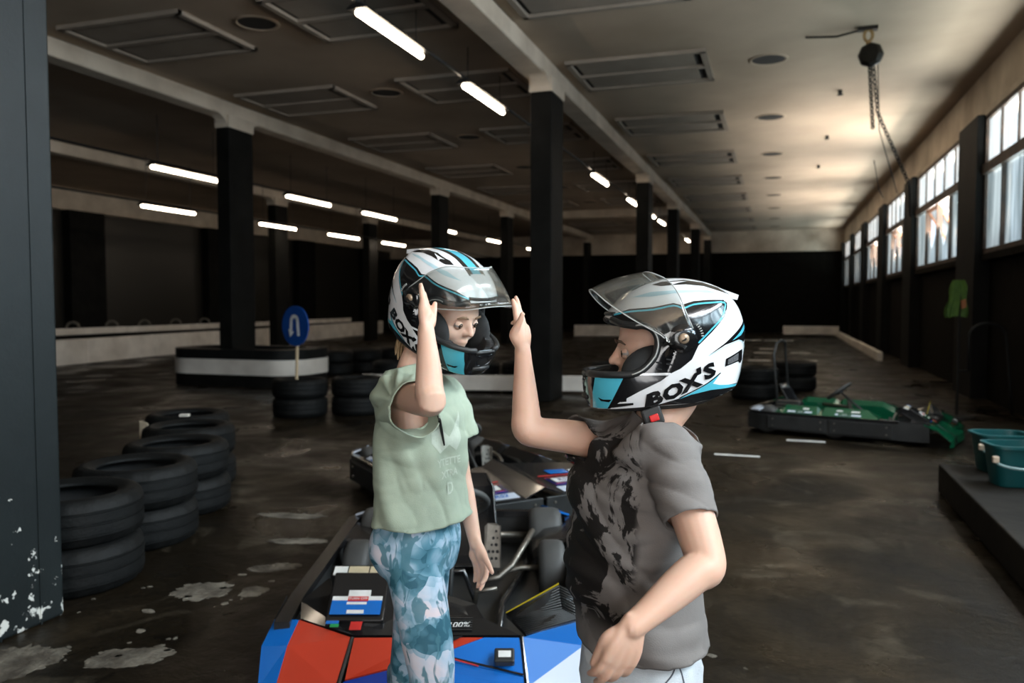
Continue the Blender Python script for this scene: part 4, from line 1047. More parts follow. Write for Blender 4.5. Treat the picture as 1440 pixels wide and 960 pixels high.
def helmet(label, loc, rot3, visor_deg):
    rt = thing('racing_helmet', label, 'helmet', (0, 0, 0), 'racing helmets')
    prof = [hp(*p) for p in catmull(H_PROFILE, 7)]
    NB = 72; m_ = 2.45
    ts = [math.sin(-PI / 2 + PI * k / NB) for k in range(NB + 1)]
    vs = []; fs = []; mats = []; NA = len(prof)
    for t in ts:
        fct = max(0, 1 - abs(t) ** m_) ** (1 / m_)
        for (x, z) in prof:
            taper = 1.0 - .10 * max(0, min(1, (x - .05) / .12))       # narrower towards the chin bar
            vs.append((x * fct, H_W * t * taper, z * fct))
    port = H_PORT; cutu = H_CUT
    def draw(x, z): return (520 - x / HU, 430 - z / HU)
    for k in range(NB):
        for i in range(NA):
            q = (k * NA + i, k * NA + (i + 1) % NA, (k + 1) * NA + (i + 1) % NA, (k + 1) * NA + i)
            c = [sum(vs[j][d] for j in q) / 4 for d in range(3)]
            u = draw(c[0], c[2])
            if u[1] > lerp_poly(cutu, u[0]): continue
            if c[0] > 0 and inside(u, port): continue
            fs.append(q)
            y = abs(c[1]); mi = 0
            if c[2] > .062 and c[0] < .075 and c[0] > -.125 and u[1] < 240:
                if y < .016: mi = 2
                elif y < .031: mi = 3
            elif u[1] > 616 and u[0] < 112: mi = 3
            mats.append(mi)
    me = bpy.data.meshes.new('shell'); me.from_pydata(vs, [], fs)
    for m in (M['h_white'], M['h_liner'], M['h_teal'], M['h_black']): me.materials.append(m)
    for p, mi in zip(me.polygons, mats): p.material_index = mi; p.use_smooth = True
    bm = bmesh.new(); bm.from_mesh(me)
    bmesh.ops.delete(bm, geom=[v for v in bm.verts if not v.link_faces], context='VERTS')
    bmesh.ops.remove_doubles(bm, verts=bm.verts, dist=1e-5)
    bmesh.ops.recalc_face_normals(bm, faces=bm.faces)
    cen = sum((f.normal.dot(f.calc_center_median()) for f in bm.faces))
    if cen < 0: bmesh.ops.reverse_faces(bm, faces=bm.faces)
    # snap the ragged cut borders onto the drawn outlines
    for v in bm.verts:
        if v.is_boundary:
            u = draw(v.co.x, v.co.z); zc = lerp_poly(cutu, u[0])
            if abs(u[1] - zc) < 14: v.co.z = (430 - zc) * HU
            elif v.co.x > 0:
                best = None
                for (ax, ay), (bx_, by) in zip(port[0:9], port[1:10]):
                    dx, dy = bx_ - ax, by - ay; tt = max(0, min(1, ((u[0] - ax) * dx + (u[1] - ay) * dy) / (dx * dx + dy * dy)))
                    px_, py_ = ax + dx * tt, ay + dy * tt; dd = math.hypot(px_ - u[0], py_ - u[1])
                    if best is None or dd < best[0]: best = (dd, px_, py_)
                if best[0] < 30: v.co.x, v.co.z = hp(best[1], best[2])
    for _ in range(10):               # even out the border loops
        nb = {}
        for v in bm.verts:
            if v.is_boundary:
                ns = [x.other_vert(v).co for x in v.link_edges if x.is_boundary]
                if len(ns) == 2: nb[v] = v.co * .4 + (ns[0] + ns[1]) * .3
        for v, c in nb.items(): v.co = c
    bm.to_mesh(me); tree = BVHTree.FromBMesh(bm); bm.free()
    shell = bpy.data.objects.new('shell', me); COL.objects.link(shell); shell.parent = rt
    inner = me.copy(); inner.name = 'liner'
    inner.materials.clear(); inner.materials.append(M['h_liner'])
    bmi = bmesh.new(); bmi.from_mesh(inner)
    for f in bmi.faces: f.material_index = 0
    bmi.to_mesh(inner); bmi.free()
    lin_o = bpy.data.objects.new('liner', inner); COL.objects.link(lin_o); lin_o.parent = rt
    md = lin_o.modifiers.new('foam', 'SOLIDIFY'); md.thickness = .028; md.offset = -1
    md2 = lin_o.modifiers.new('in', 'DISPLACE'); md2.strength = -.0015; md2.mid_level = 0
    lin_o.modifiers.move(1, 0)
    def project(x, z, side, lift):
        hit = tree.ray_cast(Vector((x, side * .4, z)), Vector((0, -side, 0)))
        if hit[0] is None or hit[0].y * side < 0:
            hit = tree.find_nearest(Vector((x, side * .06, z)))
        p, nrm = hit[0], hit[1]
        return p + nrm * lift
    def decal(poly, m, lift=.0006, name='decal', sides=(1, -1), h=.006, smooth=True):
        for s in sides:
            bm = bmesh.new()
            vv = [bm.verts.new((*hp(*p), 0)) for p in poly]
            es = [bm.edges.new((vv[i], vv[(i + 1) % len(vv)])) for i in range(len(vv))]
            bmesh.ops.triangle_fill(bm, edges=es, use_beauty=True)
            for _ in range(6):
                lng = [e for e in bm.edges if e.calc_length() > h]
                if not lng: break
                bmesh.ops.subdivide_edges(bm, edges=lng, cuts=1)
                bmesh.ops.triangulate(bm, faces=bm.faces)
            for v in bm.verts: v.co = project(v.co.x, v.co.y, s, lift)
            bmesh.ops.recalc_face_normals(bm, faces=bm.faces)
            if sum(f.normal.y * s for f in bm.faces) < 0: bmesh.ops.reverse_faces(bm, faces=bm.faces)
            for f in bm.faces: f.smooth = True
            me = bpy.data.meshes.new(name); bm.to_mesh(me); bm.free(); me.materials.append(M[m])
            o = bpy.data.objects.new(name, me); COL.objects.link(o); o.parent = shell
    def stripe(line, wd, m, lift=.0012, name='stripe', n=6, taper=False):
        c = catmull(line, n, closed=False); L = []; Rr_ = []
        for i, p in enumerate(c):
            a = c[max(0, i - 1)]; b = c[min(len(c) - 1, i + 1)]
            dx, dy = b[0] - a[0], b[1] - a[1]; ln = math.hypot(dx, dy) or 1
            k = wd / 2 * ((1 - i / len(c)) if taper else 1)
            L.append((p[0] - dy / ln * k, p[1] + dx / ln * k)); Rr_.append((p[0] + dy / ln * k, p[1] - dx / ln * k))
        for s in (1, -1):
            q = MB()
            q.add([project(*hp(*p), s, lift) for p in L] + [project(*hp(*p), s, lift) for p in Rr_], [(i, i + 1, len(L) + i + 1, len(L) + i) for i in range(len(L) - 1)])
            q.build(name, M[m], shell, smooth=True)
    # black side panels and trim
    decal([(188, 282), (280, 247), (400, 236), (510, 213), (550, 224), (620, 203), (700, 196), (825, 196), (818, 235), (795, 290), (720, 368), (640, 445), (605, 520), (545, 570), (480, 602), (300, 610), (352, 572), (409, 502), (425, 420), (397, 358), (340, 334), (262, 341)], 'h_black', .0006, 'side_panel')
    stripe([(192, 284), (280, 262), (400, 250), (510, 228), (560, 242), (620, 222), (720, 212), (802, 212), (797, 250), (776, 296), (710, 360), (640, 430)], 9, 'h_teal', .0012, n=3)
    decal([(420, 110), (470, 94), (600, 84), (700, 97), (850, 146), (905, 172), (900, 182), (820, 154), (700, 118), (600, 109), (520, 113), (460, 119)], 'h_black', .0006, 'top_panel', h=.005)
    decal([(498, 98), (615, 92), (560, 102), (515, 116), (525, 104)], 'h_white', .0014, 'lightning_mark')
    decal([(300, 182), (400, 152), (540, 142), (700, 140), (800, 160), (660, 152), (520, 160), (400, 178)], 'h_pale', .0006, 'pale_streak')
    decal([(702, 497), (800, 430), (880, 365), (946, 308), (968, 345), (965, 400), (930, 432), (890, 416), (800, 442)], 'h_black', .0006, 'rear_wedge')
    decal([(842, 420), (900, 372), (944, 326), (962, 332), (962, 385), (950, 350), (905, 392)], 'h_teal', .0012, 'rear_flash')
    decal([(395, 784), (545, 737), (700, 672), (900, 664), (890, 699), (740, 741), (620, 766), (500, 774)], 'h_black', .0006, 'lower_panel')
    decal([(545, 740), (620, 700), (700, 655), (770, 600), (730, 655), (770, 664), (898, 668), (885, 680), (720, 690), (610, 715)], 'h_teal', .0014, 'lower_flash')
    stripe([(545, 733), (620, 694), (700, 650), (772, 596)], 6, 'h_black', .0018)
    decal([(42, 622), (250, 616), (480, 608), (440, 640), (330, 700), (230, 762), (176, 808), (60, 813), (42, 740)], 'h_black', .0006, 'chin_panel', h=.004)
    decal([(97, 628), (243, 626), (165, 806), (92, 810), (86, 720)], 'h_teal', .0014, 'chin_flash', h=.004)
    decal([(115, 745), (140, 755), (185, 752), (172, 768), (130, 765)], 'h_black', .002, 'chin_mark')
    decal([(185, 778), (298, 766), (300, 778), (188, 800)], 'h_black', .0012, 'maker_plate')
    decal([(205, 757), (262, 742), (262, 760), (232, 764)], 'h_black', .0012, 'maker_plate')
    decal([(803, 520), (888, 482), (918, 470), (923, 530), (908, 551), (888, 538), (800, 563)], 'h_black', .0012, 'side_vent')
    decal([(815, 524), (885, 490), (886, 530), (814, 552)], 'h_mesh', .002, 'vent_mesh')
    stripe([(700, 500), (800, 452), (888, 422), (930, 440), (950, 490), (935, 570), (906, 655)], 5, 'h_pale', .0009)
    stripe([(60, 614), (180, 612), (300, 606), (420, 602), (490, 598)], 12, 'h_white', .002, 'chin_lip')
    # name on both cheeks: letters climb to the rear on the left cheek, fall to the front on the right cheek
    for s in (1, -1):
        q = MB()
        letters = [('B', 412, 742, 100), ('O', 508, 700, 100), ('X', 604, 652, 100), ("'", 652, 612, 100), ('S', 706, 588, 100)]
        for i, (ch, cx, cy, size) in enumerate(letters):
            if s < 0: ch = letters[len(letters) - 1 - i][0]; 
            if s < 0: cx, cy = [(418, 742), (470, 704), (520, 690), (612, 642), (706, 592)][i]
            vs_, fs_ = text_geo(ch, 1.0, .055, 0, res=2)
            a = math.radians(25.5)
            tv = []
            for v in vs_:
                X, Y = v.x * 1.45 * size, v.y * size
                X += Y * .22
                if s > 0:  dx, dy = X * math.cos(a) - Y * math.sin(a), X * math.sin(a) + Y * math.cos(a)
                else:      dx, dy = -(X * math.cos(-a) - Y * math.sin(-a)), X * math.sin(-a) + Y * math.cos(-a)
                tv.append(project(*hp(cx + dx, cy - dy), s, .0022))
            q.add(tv, fs_)
        q.build('lettering', M['h_black'], shell)
    # port gasket
    pr = [p for p in catmull([(150, 287), (262, 344), (340, 336), (396, 360), (424, 420), (410, 502), (355, 571), (288, 606), (180, 614), (62, 617)], 5, closed=False)]
    for s in (1, -1):
        MB().tube([project(*hp(*p), s, -.001) for p in pr], .0075, 8).build('port_seal', M['h_rubber'], rt, smooth=True)
        MB().tube([project(*hp(*p), s, .0062) for p in pr[8:36]], .0016, 6).build('seal_edge', M['h_grey'], rt, smooth=True)
    # front bridging of the seals across the brow and chin
    for cx, cy in ((150, 287), (62, 617)):
        x, z = hp(cx, cy)
        pts = []
        a = project(x, z, 1, .001); b = project(x, z, -1, .001)
        for k in range(13):
            y = a.y + (b.y - a.y) * k / 12
            hit = tree.ray_cast(Vector((.5, y, z - .004 if cx == 62 else z + .004)), Vector((-1, 0, 0)))
            pts.append(hit[0] if hit[0] is not None else a.lerp(b, k / 12))
        MB().tube(pts, .0045, 8).build('port_seal', M['h_rubber'], rt, smooth=True)
    # ---- visor, hinged at the sides
    piv = hp(555, 405)
    closed = []
    fr_b, fr_t = hp(60, 612), hp(176, 300)
    side_lo = [hp(60, 612), hp(170, 600), hp(300, 560), hp(400, 520), hp(470, 490), hp(540, 482)]
    side_up = [hp(176, 300), hp(270, 262), hp(360, 270), hp(440, 300), hp(520, 325), hp(600, 345)]
    va = []; NPH = 44; NV = 12
    lo = catmull(side_lo, 6, closed=False); up_ = catmull(side_up, 6, closed=False)
    for k in range(NPH + 1):
        ph = -PI / 2 * 1.0 + PI * k / NPH
        s01 = 1 - math.cos(ph) ** 1.0
        i = min(len(lo) - 1, s01 * (len(lo) - 1)); i0 = int(i); f_ = i - i0; i1 = min(i0 + 1, len(lo) - 1)
        L_ = Vector(lo[i0]).lerp(Vector(lo[i1]), f_); U_ = Vector(up_[i0]).lerp(Vector(up_[i1]), f_)
        y = .1305 * math.copysign(abs(math.sin(ph)) ** .82, math.sin(ph))
        for j in range(NV + 1):
            p = L_.lerp(U_, j / NV); bulge = math.sin(PI * j / NV) * .006 * math.cos(ph)
            va.append(Vector((p.x + bulge + .004 * math.cos(ph), y, p.y)))
    a = math.radians(visor_deg)
    def rotv(p):
        x, z = p.x - piv[0], p.z - piv[1]
        return Vector((piv[0] + x * math.cos(a) - z * math.sin(a), p.y, piv[1] + x * math.sin(a) + z * math.cos(a)))
    q = MB(); q.add([rotv(p) for p in va], [(k * (NV + 1) + j, k * (NV + 1) + j + 1, (k + 1) * (NV + 1) + j + 1, (k + 1) * (NV + 1) + j) for k in range(NPH) for j in range(NV)])
    vo = q.build('visor', M['visor'], rt, smooth=True)
    md = vo.modifiers.new('thick', 'SOLIDIFY'); md.thickness = .0018; md.offset = 0
    for row in (0, NV):
        MB().tube([rotv(va[k * (NV + 1) + row]) for k in range(2, NPH - 1)], .0013, 5).build('visor_edge', M['h_grey'], vo, smooth=True)
    # opening tab at the lower front edge
    for s in (1, -1):
        c = project(*piv, s, .001)
        MB().lathe([(.030, -.006), (.0285, .0045), (.012, .0055), (.0001, .0055)], c, (0, s, 0), 28).build('pivot_plate', M['h_black'], rt, smooth=True)
        MB().lathe([(.0105, .0), (.0105, .0085), (.0085, .0105), (.0001, .011)], c, (0, s, 0), 20).build('pivot_knob', M['h_bronze'], rt, smooth=True)
        g = MB()
        for k in range(6): 
            aa = PI * .75 + k * .13
            g.tube([c + Vector((math.cos(aa) * .036, s * .0012, math.sin(aa) * .036)), c + Vector((math.cos(aa) * .041, s * .0006, math.sin(aa) * .041))], .0012, 5)
        g.build('ratchet_marks', M['h_grey'], rt)
        v_ = MB()
        for (cx, cy) in ((430, 540), (485, 522), (430, 575), (485, 548)):
            x, z = hp(cx, cy); c2 = project(x, z, s, .002)
            v_.tube([c2 + Vector((.006, 0, .001)), c2 - Vector((.006, 0, .001))], .0016, 5)
        v_.build('vent_slots', M['h_rubber'], rt)
    # rear spoiler lip and chin vent
    q = MB()
    q.loft([[(-.10, y, .1135 - .10 * y * y / .01 * .1), (-.143, y, .100 - abs(y) * .09), (-.140, y, .090 - abs(y) * .09), (-.118, y, .092 - abs(y) * .06)] for y in [-.05 + .01 * k for k in range(11)]])
    q.build('spoiler', M['h_white'], rt, auto=45)
    q = MB(); q.tube([(.166, -.03, -.118), (.171, 0, -.118), (.166, .03, -.118)], .006, 8); q.build('chin_vent', M['h_rubber'], rt, smooth=True)
    # neck roll, strap and buckle
    nr = []
    for k in range(40):
        aa = 2 * PI * k / 40
        x = -.005 + .135 * math.cos(aa); y = .088 * math.sin(aa)
        u = 520 - x / HU; nr.append((x * .9, y, (430 - lerp_poly(cutu, u)) * HU + .004))
    MB().tube(nr, .014, 10, closed=True).build('neck_roll', M['h_liner'], rt, smooth=True)
    stp = [(.03, .085, -.10), (.05, .07, -.135), (.055, .03, -.155), (.055, -.03, -.155), (.05, -.07, -.135), (.03, -.085, -.10)]
    MB().tube(stp, .011, 8, flat=.25).build('chin_strap', M['h_liner'], rt, smooth=True)
    MB().tube([(.03, .090, -.095), (.034, .098, -.125), (.042, .098, -.150)], .010, 8, flat=.3, side=(1, 0, 0)).build('strap_end', M['h_liner'], rt, smooth=True)
    bk = MB().box((.022, .090, -.168), (.062, .110, -.131), Matrix.Rotation(.35, 3, 'Y')).build('buckle', M['h_rubber'], rt, bevel=.004)
    MB().box((.031, .109, -.158), (.050, .114, -.144), Matrix.Rotation(.35, 3, 'Y')).build('buckle_button', M['h_redbtn'], bk, bevel=.002)
    for s in (-1, 1):
        MB().sphere((.030, s * .080, -.066), 1, 24, 16, (.074, .030, .060)).build('cheek_pad', M['h_liner'], rt, smooth=True)
    rt.location = loc; rt.rotation_euler = rot3.to_euler()
    return rt
def head_rot(fwd_yaw, pitch, roll):
    """fwd_yaw: level heading as angle in the (RT, GF) frame, degrees; pitch: nose down positive; roll: towards own right positive"""
    a = math.radians(fwd_yaw)
    f = RT * math.cos(a) + GF * math.sin(a)
    lft = ZZ.cross(f)
    base = Matrix((f, lft, ZZ)).transposed()
    return base @ Matrix.Rotation(math.radians(pitch), 3, 'Y') @ Matrix.Rotation(math.radians(roll), 3, 'X')
BOY_HEAD = P(810 + 520 / 4.174, 375 + 430 / 4.174, 1.70)
BOY_ROT = head_rot(180, 0, 0)
GIRL_HEAD = P(629, 424, 2.13)
GIRL_ROT = head_rot(-38, 22, 2)
helmet('white racing helmet with raised visor on the child in the grey shirt', BOY_HEAD, BOY_ROT, 52)
helmet('white racing helmet with half-open visor on the child in the mint shirt', GIRL_HEAD, GIRL_ROT, 37)

GIRL_FACE = GIRL_HEAD + GIRL_ROT @ Vector((.008, 0, -.014))
BOY_FACE = BOY_HEAD + BOY_ROT @ Vector((.012, 0, -.010))
# ================================================================== PEOPLE
def limb(mb, pts, rad, n=14, steps=5, flat=1.0, side=None):
    q = catmull([tuple(p) + (r,) for p, r in zip([Vector(p) for p in pts], rad)], steps, closed=False)
    c = [Vector(t[:3]) for t in q]; r = [max(.002, t[3]) for t in q]
    mb.tube(c, r, n, caps=True, flat=flat, side=side)
    mb.sphere(c[0], r[0], 12, 8); mb.sphere(c[-1], r[-1], 12, 8)
    return mb
def remesh(mb, voxel, smooth_it=6, fac=.5):
    me = bpy.data.meshes.new('tmp'); me.from_pydata([tuple(v) for v in mb.v], [], mb.f)
    bm = bmesh.new(); bm.from_mesh(me); bmesh.ops.remove_doubles(bm, verts=bm.verts, dist=1e-5); bmesh.ops.recalc_face_normals(bm, faces=bm.faces); bm.to_mesh(me); bm.free()
    o = bpy.data.objects.new('tmp', me); COL.objects.link(o)
    md = o.modifiers.new('r', 'REMESH'); md.mode = 'VOXEL'; md.voxel_size = voxel
    if smooth_it:
        sm = o.modifiers.new('s', 'SMOOTH'); sm.factor = fac; sm.iterations = smooth_it
    dg = bpy.context.evaluated_depsgraph_get(); dg.update()
    out = bpy.data.meshes.new_from_object(o.evaluated_get(dg))
    bpy.data.objects.remove(o); bpy.data.meshes.remove(me)
    return out
def finish(me, name, m, parent):
    off = parent_loc(parent)
    for v in me.vertices: v.co = v.co - off
    me.materials.clear(); me.materials.append(m)
    for p in me.polygons: p.use_smooth = True
    me.name = name
    o = bpy.data.objects.new(name, me); COL.objects.link(o); o.parent = parent
    return o
def cut_mesh(me, drop):
    bm = bmesh.new(); bm.from_mesh(me)
    bmesh.ops.delete(bm, geom=[f for f in bm.faces if drop(f.calc_center_median())], context='FACES')
    bmesh.ops.delete(bm, geom=[v for v in bm.verts if not v.link_faces], context='VERTS')
    for _ in range(4):                # even out the cut border
        nb = {}
        for v in bm.verts:
            if v.is_boundary:
                ns = [e.other_vert(v).co for e in v.link_edges if e.is_boundary]
                if len(ns) == 2: nb[v] = v.co * .4 + (ns[0] + ns[1]) * .3
        for v, c in nb.items(): v.co = c
    bm.to_mesh(me); bm.free(); me.update()
def displace(me, fn):
    me.update()
    nr = [v.normal.copy() for v in me.vertices]
    for v, n_ in zip(me.vertices, nr):
        v.co = v.co + n_ * fn(v.co)
    me.update()

def hand(mb, w, F, N, thumb, L=.15, curl=(8, 12, 10), spread=4, finger_bend=None, thumb_dir=None, scale=1.0):
    """w wrist point, F direction of the fingers, N palm normal (out of the palm), thumb: +1/-1 side along F x N on which the thumb sits"""
    F = F.normalized(); N = (N - F * N.dot(F)).normalized(); S = F.cross(N) * thumb      # S points to the thumb side
    k = L / .15; fc = finger_bend or [0, 0, 0, 0]
    pw = .031 * k
    # palm: flattened tubes fanning from the wrist to the knuckles
    for j, s in enumerate((.82, .28, -.28, -.8)):
        kn = w + F * (.070 - .004 * abs(j - 1)) * k + S * (s * pw)
        limb(mb, [w - F * .012 * k + S * s * .010 * k, w + F * .035 * k + S * s * pw * .82 - N * .001, kn], [.0125 * k, .0135 * k, .0098 * k], 10, 4)
    limb(mb, [w + F * .005 * k + S * .008 * k, w + F * .03 * k + S * .018 * k + N * .008 * k, w + F * .055 * k + S * .012 * k + N * .004 * k], [.012 * k, .0145 * k, .010 * k], 10, 4)
    limb(mb, [w + F * .01 * k - S * .012 * k, w + F * .03 * k - S * .018 * k + N * .006 * k, w + F * .055 * k - S * .016 * k + N * .003 * k], [.011 * k, .013 * k, .009 * k], 10, 4)
    lens = (.058, .066, .061, .048)
    for j, s in enumerate((.82, .28, -.28, -.8)):
        base = w + F * (.068 - .004 * abs(j - 1)) * k + S * (s * pw)
        ang = math.radians(spread) * s
        d = (F * math.cos(ang) + S * math.sin(ang)).normalized()
        p = base; pts = [p]; Lf = lens[j] * k; tot = 0
        for q, (frac, c) in enumerate(zip((.44, .31, .25), curl)):
            tot += math.radians(c + fc[j] * (1 if q == 0 else .6))
            dd = d * math.cos(tot) + N * math.sin(tot)
            p = p + dd * (Lf * frac); pts.append(p)
        limb(mb, pts, [.0090 * k, .0084 * k, .0076 * k, .0062 * k], 10, 4)
    td = thumb_dir or (F * .75 + S * .62 + N * .2)
    td = td.normalized()
    t0 = w + F * .014 * k + S * .016 * k + N * .004 * k
    t1 = w + F * .034 * k + S * .034 * k + N * .008 * k
    t2 = t1 + td * .032 * k; t3 = t2 + (td * .9 + F * .3).normalized() * .025 * k
    limb(mb, [t0, t1, t2, t3], [.0125 * k, .0108 * k, .0088 * k, .0068 * k], 10, 4)

def skin_mat(name, c, c2):
    m, n, l, b = new_mat(name)
    tc = n.new('ShaderNodeTexCoord'); nz = n.new('ShaderNodeTexNoise'); nz.inputs['Scale'].default_value = 9; nz.inputs['Detail'].default_value = 5
    l.new(tc.outputs['Object'], nz.inputs['Vector'])
    cr = n.new('ShaderNodeValToRGB'); cr.color_ramp.elements[0].position = .3; cr.color_ramp.elements[1].position = .75
    cr.color_ramp.elements[0].color = c; cr.color_ramp.elements[1].color = c2
    l.new(nz.outputs['Fac'], cr.inputs['Fac']); l.new(cr.outputs['Color'], b.inputs['Base Color'])
    b.inputs['Roughness'].default_value = .48; b.inputs['Specular IOR Level'].default_value = .4
    b.inputs['Subsurface Weight'].default_value = .22; b.inputs['Subsurface Radius'].default_value = (.9, .35, .2); b.inputs['Subsurface Scale'].default_value = .012
    n2 = n.new('ShaderNodeTexNoise'); n2.inputs['Scale'].default_value = 260; n2.inputs['Detail'].default_value = 3; l.new(tc.outputs['Object'], n2.inputs['Vector'])
    bp = n.new('ShaderNodeBump'); bp.inputs['Strength'].default_value = .06; bp.inputs['Distance'].default_value = .002
    l.new(n2.outputs['Fac'], bp.inputs['Height']); l.new(bp.outputs['Normal'], b.inputs['Normal'])
    return m
M['skin_g'] = skin_mat('fair_skin', (.68, .44, .335, 1), (.63, .385, .285, 1))
M['skin_b'] = skin_mat('fair_warm_skin', (.66, .415, .31, 1), (.60, .35, .25, 1))
M['eye_white'] = mat('eye_white', (.30, .26, .24), .35)
M['iris'] = mat('brown_iris', (.035, .022, .014), .15)
M['brow_fair'] = mat('fair_eyebrow', (.24, .15, .09), .8)
M['brow_dark'] = mat('brown_eyebrow', (.10, .06, .04), .8)
M['lip'] = mat('lips', (.46, .20, .17), .5)
M['hair'] = mat('fair_hair', (.34, .23, .12), .5, col2=(.22, .14, .07), scale=90)

def face_prims(mb, c, Rm):
    L = lambda x, y, z: c + Rm @ Vector((x, y, z))
    E = lambda x, y, z, s: mb.sphere(L(x, y, z), 1, 24, 16, s, Rm)
    E(-.008, 0, .022, (.093, .074, .092))            # skull
    E(.030, 0, -.040, (.056, .058, .068))            # lower face
    E(.042, 0, -.004, (.046, .062, .056))            # upper face
    for s in (-1, 1):
        E(.040, s * .030, -.042, (.040, .034, .036))  # cheeks
        E(-.004, s * .074, -.014, (.018, .008, .028)) # ears
    E(.060, 0, .004, (.028, .050, .022))             # brow
    limb(mb, [L(.080, 0, -.002), L(.090, 0, -.020), L(.099, 0, -.034)], [.0085, .0085, .0095], 10, 3)     # nose
    for s in (-1, 1): mb.sphere(L(.089, s * .0085, -.037), .0075, 10, 8)
    limb(mb, [L(.074, -.018, -.064), L(.084, 0, -.063), L(.074, .018, -.064)], [.006, .008, .006], 10, 3)
    limb(mb, [L(.072, -.016, -.074), L(.081, 0, -.075), L(.072, .016, -.074)], [.006, .008, .006], 10, 3)
    E(.060, 0, -.094, (.022, .024, .018))            # chin
def face_parts(c, Rm, parent, skin, brow):
    L = lambda x, y, z: c + Rm @ Vector((x, y, z))
    for s in (-1, 1):
        ec = L(.0722, s * .030, -.0165)
        e = MB().sphere(ec, .0128, 18, 12).build('eye', M['eye_white'], parent, smooth=True)
        fd = Rm @ Vector((1, -.05 * s, -.08)); fd.normalize()
        MB().lathe([(.0076, .0104), (.0072, .0124), (.0001, .0132)], ec, fd, 16).build('iris', M['iris'], e, smooth=True)
        # eyelids: caps of a slightly larger sphere
        for (a0, a1, nm) in ((.13, 1.75, 'upper_eyelid'), (-1.6, -.26, 'lower_eyelid')):
            vs = []; fs = []; NA, NB_ = 6, 14
            for i in range(NA + 1):
                el = a0 + (a1 - a0) * i / NA
                for k in range(NB_ + 1):
                    az = -1.35 + 2.7 * k / NB_
                    rr = .0134
                    p = Vector((math.cos(el) * math.cos(az) if abs(el) < 1.57 else math.cos(el), math.sin(az) * math.cos(el * .55), math.sin(el))); p.normalize()
                    vs.append(ec + Rm @ (p * rr))
            for i in range(NA):
                for k in range(NB_):
                    a = i * (NB_ + 1) + k; fs.append((a, a + 1, a + NB_ + 2, a + NB_ + 1))
            MB().add(vs, fs).build(nm, skin, e, smooth=True)
        MB().tube([L(.0895, s * .013, .004), L(.0905, s * .025, .009), L(.086, s * .036, .008), L(.078, s * .045, .002)], [.002, .0032, .0028, .0014], 8, flat=.6).build('eyebrow', M[brow], parent, smooth=True)
def dent_eyes(me, c, Rm):
    Ri_ = Rm.transposed()
    for v in me.vertices:
        p = Ri_ @ (v.co - c)
        if p.x > .03:
            for s in (-1, 1):
                d2 = ((p.y - s * .030) / .015) ** 2 + ((p.z + .0165) / .0105) ** 2
                if d2 < 6: v.co = v.co - (Rm @ Vector((1, 0, 0))) * (.0065 * math.exp(-d2))
    me.update()

def torso_rings(stations, f, r, n=36, ex=.82):
    """stations: (centre, half width along r, half depth along f)"""
    rings = []
    for c, a, b in stations:
        rg = []
        for k in range(n):
            t = 2 * PI * k / n; ct, s_ = math.cos(t), math.sin(t)
            rg.append(c + r * (a * math.copysign(abs(ct) ** ex, ct)) + f * (b * math.copysign(abs(s_) ** ex, s_)))
        rings.append(rg)
    return rings
def dense(stations, n=5):
    q = catmull([tuple(c) + (a, b) for c, a, b in stations], n, closed=False)
    return [(Vector(t[:3]), t[3], t[4]) for t in q]
def shoe(parent, toe_dir, heel, m, sole):
    s_ = ZZ.cross(toe_dir).normalized(); rings = []; srings = []
    for x, w_, h_, zc in ((-.035, .022, .05, .045), (-.025, .03, .085, .05), (.02, .034, .10, .05), (.06, .035, .075, .045), (.12, .040, .055, .04), (.165, .036, .042, .034), (.19, .02, .025, .028)):
        rings.append([heel + toe_dir * x + s_ * (w_ * math.cos(t)) + ZZ * max(.016, zc + h_ * .5 * math.sin(t) - .005) for t in [2 * PI * k / 16 for k in range(16)]])
        srings.append([heel + toe_dir * x * 1.02 + s_ * (w_ * 1.08 * c_) + ZZ * z_ for c_, z_ in ((1, .002), (1, .02), (-1, .02), (-1, .002))])
    o = MB().loft(rings).build('shoe', m, parent, smooth=True)
    MB().loft(srings).build('sole', sole, o)
M['shoe'] = mat('grey_sneaker', (.30, .30, .31), .7); M['sole'] = mat('white_sole', (.6, .6, .58), .6)
